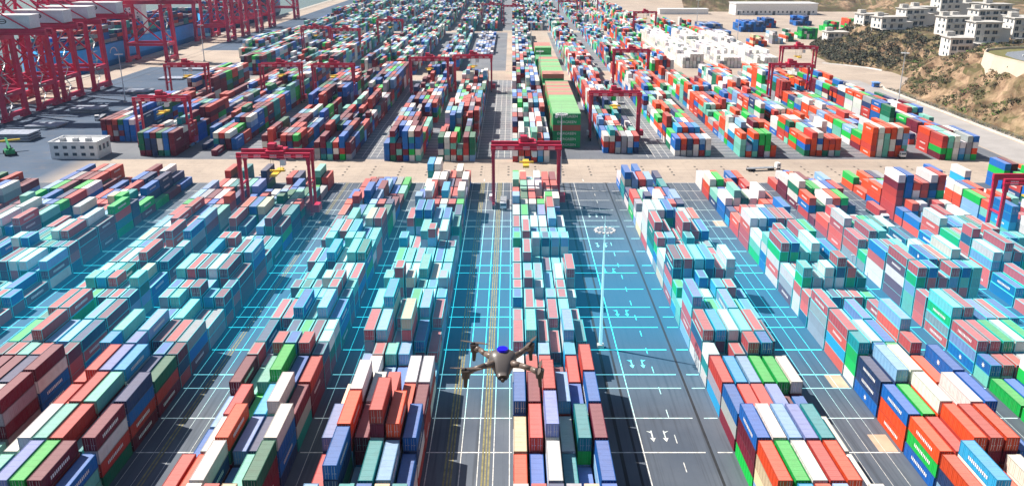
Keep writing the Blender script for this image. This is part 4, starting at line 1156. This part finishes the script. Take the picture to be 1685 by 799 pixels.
# green reach stacker on the apron
rs = thing('reach_stacker', 'green reach stacker standing on the apron left of the white yard building', 'reach stacker', (-240, 402, 0), R(35))
b_ = MB(); b_.box(-2, 2, -4, 4, .9, 2.3); b_.box(-1.9, 1.9, -4.6, -3, 1, 3); bo = b_.build('chassis', mat('green_machine_paint', (.01,.25,.09), .4), rs)
b_ = MB(); b_.box(-1, 1, -1.2, 1, 2.3, 4.3); b_.build('cab', M_GLASS, rs)
b_ = MB(); b_.beam((0,-4,3.2), (0,7.5,6.4), .9, 1.0); b_.build('boom', bo.data.materials[0], rs)
b_ = MB(); b_.box(-6, 6, 6.9, 8.1, 4.9, 5.6); b_.build('spreader', M_YEL, rs)
for yy in (-3, 2.8):
    for xx in (-2.5, 1.7): b_ = MB(); b_.cyl((xx,yy,.85), (xx+.8,yy,.85), .85, n=14); b_.build('wheel', M_DARK, rs)

# small blue booth on the road corner
bt = thing('gate_booth', 'small blue roofed booth where the side road meets the perimeter road', 'booth', (254, 606, 0))
b_ = MB(); b_.box(0, 4, 0, 4, 0, 3); b_.build('wall', M_BLUEP, bt)
b_ = MB(); b_.box(-.5, 4.5, -.5, 4.5, 3, 3.4); b_.build('roof', mat('booth_roof', (.2,.4,.75), .5), bt)
b_ = MB(); b_.box(.5, 3.5, -.04, .03, 1, 2.3); b_.build('window', M_GLASS, bt)

# ------------------------------------------------------------------ drone hovering near the viewer
def drone():
    ct, sn = math.cos(TH), math.sin(TH)
    dist = 5.4
    fwd = Vector((0, ct, -sn)); up = Vector((0, sn, ct)); right = Vector((1, 0, 0))
    P = Vector((0,0,H))+fwd*dist+right*((827-842.5)/F*dist)+up*(-(592-399.5)/F*dist)
    root = thing('drone', 'grey four-rotor drone hovering with a blue disc on its top', 'drone', P, R(1)); root.scale = (1.1, 1.1, 1.1)
    dm = mat('drone_shell', (.115,.10,.095), .4, 0, .15, 4); am = mat('drone_arm', (.15,.11,.09), .4, 0, .2, 8); bk = mat('drone_motor', (.03,.022,.02), .5)
    # body: lofted shell, nose towards the viewer (-Y)
    secs = [(-.098,.022,.016,-.052),(-.088,.030,.024,-.042),(-.062,.040,.034,-.024),(-.030,.056,.046,-.008),(0,.066,.050,0),(.030,.062,.046,.003),(.056,.047,.035,.004),(.070,.026,.020,.002)]
    b_ = MB(); n = 20; idx = []
    for (y, wx, hz, zc) in secs:
        ring = []
        for k in range(n):
            a_ = 2*math.pi*k/n; ca, sa = math.cos(a_), math.sin(a_)
            ex = .75
            ring.append(len(b_.v)); b_.v.append((wx*math.copysign(abs(ca)**ex, ca), y, zc+hz*math.copysign(abs(sa)**ex, sa)*(1 if sa > 0 else .8)))
        idx.append(ring)
    for p, q in zip(idx, idx[1:]):
        for k in range(n): b_.f.append((p[k], p[(k+1) % n], q[(k+1) % n], q[k])); b_.c.append(None)
    b_.f.append(tuple(idx[0])); b_.c.append(None); b_.f.append(tuple(reversed(idx[-1]))); b_.c.append(None)
    bo = b_.build('body', dm, root); smooth(bo); bo.scale = (1.22, 1.08, 1.15)
    d_ = MB(); d_.cyl((0,.018,.053), (0,.018,.066), .033, .031, 24); d_.build('top_disc', mat('blue_disc', (.01,.0,.75), .3, 0, .05, 1), root)
    c_ = MB(); c_.cyl((0,-.092,-.066), (0,-.118,-.070), .013, .011, 14); c_.build('camera_lens', bk, root)
    for sx in (-1, 1):
        for sy in (-1, 1):
            x1, y1 = sx*(.205 if sy < 0 else .165), sy*(.15 if sy < 0 else .17)
            zt = -.005 if sy < 0 else -.002
            a_ = MB(); pts = [(sx*.045, sy*.035, -.004), (sx*.10, sy*.075, .004), (x1*.78, y1*.75, .002), (x1, y1, zt)]
            for (p, q), (r0, r1) in zip(zip(pts, pts[1:]), ((.024,.017),(.017,.015),(.015,.020))): a_.cyl(p, q, r0, r1, 10)
            ao = a_.build('arm', am, root); smooth(ao)
            m_ = MB(); m_.cyl((x1,y1,zt-.028), (x1,y1,zt+.022), .021, .026, 14); m_.cyl((x1,y1,zt+.022), (x1,y1,zt+.034), .006, .005, 8); m_.build('motor', bk, root)
            f_ = MB(); f_.cyl((x1,y1,zt-.026), (x1+sx*.004,y1,zt-.085), .013, .010, 10); f_.build('landing_foot', bk, root)
            ang = {(-1,-1):R(175),(1,-1):R(80),(-1,1):R(160),(1,1):R(62)}[(sx,sy)]
            p_ = MB()
            for s2 in (0, math.pi):
                M = Matrix.Translation((x1,y1,zt+.033)) @ Matrix.Rotation(ang+s2, 4, 'Z') @ Matrix.Rotation(R(9), 4, 'X')
                out = [(.004,.004),(.02,.010),(.05,.011),(.085,.005),(.088,0),(.05,-.006),(.02,-.006),(.004,-.004)]
                top_ = [M @ Vector((u, v, .0012)) for u, v in out]; bt_ = [M @ Vector((u, v, -.0012)) for u, v in out]
                p_.face(top_[::-1]); p_.face(bt_)
                for k in range(len(out)):
                    kk = (k+1) % len(out); p_.face([top_[k], top_[kk], bt_[kk], bt_[k]])
            p_.build('propeller', am, root)
drone()

# ------------------------------------------------------------------ haze
if HAZE_D > 0:
    hb = MB(); hb.box(-5900, 3100, -190, 5900, -6, 210)
    ho = hb.build('haze_and_glow', None); ho['kind'] = 'stuff'
    m = bpy.data.materials.new('haze_and_glow'); m.use_nodes = True; t = m.node_tree; t.nodes.remove(t.nodes['Principled BSDF'])
    v = t.nodes.new('ShaderNodeVolumePrincipled'); v.inputs['Color'].default_value = (.50,.70,1,1); v.inputs['Density'].default_value = HAZE_D; v.inputs['Anisotropy'].default_value = .2
    lnk(t, v.outputs[0], t.nodes['Material Output'].inputs['Volume']); ho.data.materials.append(m)
# added emissive boxes imitating the cyan glow over the near yard; no mist there
for k, (d0, d1, zt, e) in enumerate(((163, 296, 19, .0007), (178, 266, 17.5, .0011))):
    hb = MB(); hb.box(-305+k*3, 261.5-k*3, d0, d1, .02+.01*k, zt)
    ho = hb.build('haze_and_glow', None); ho['kind'] = 'stuff'
    m = bpy.data.materials.new('cyan_glow_air'); m.use_nodes = True; t = m.node_tree; t.nodes.remove(t.nodes['Principled BSDF'])
    v = t.nodes.new('ShaderNodeEmission'); v.inputs['Color'].default_value = (.0,.52,.95,1); v.inputs['Strength'].default_value = e
    lnk(t, v.outputs[0], t.nodes['Material Output'].inputs['Volume']); ho.data.materials.append(m)
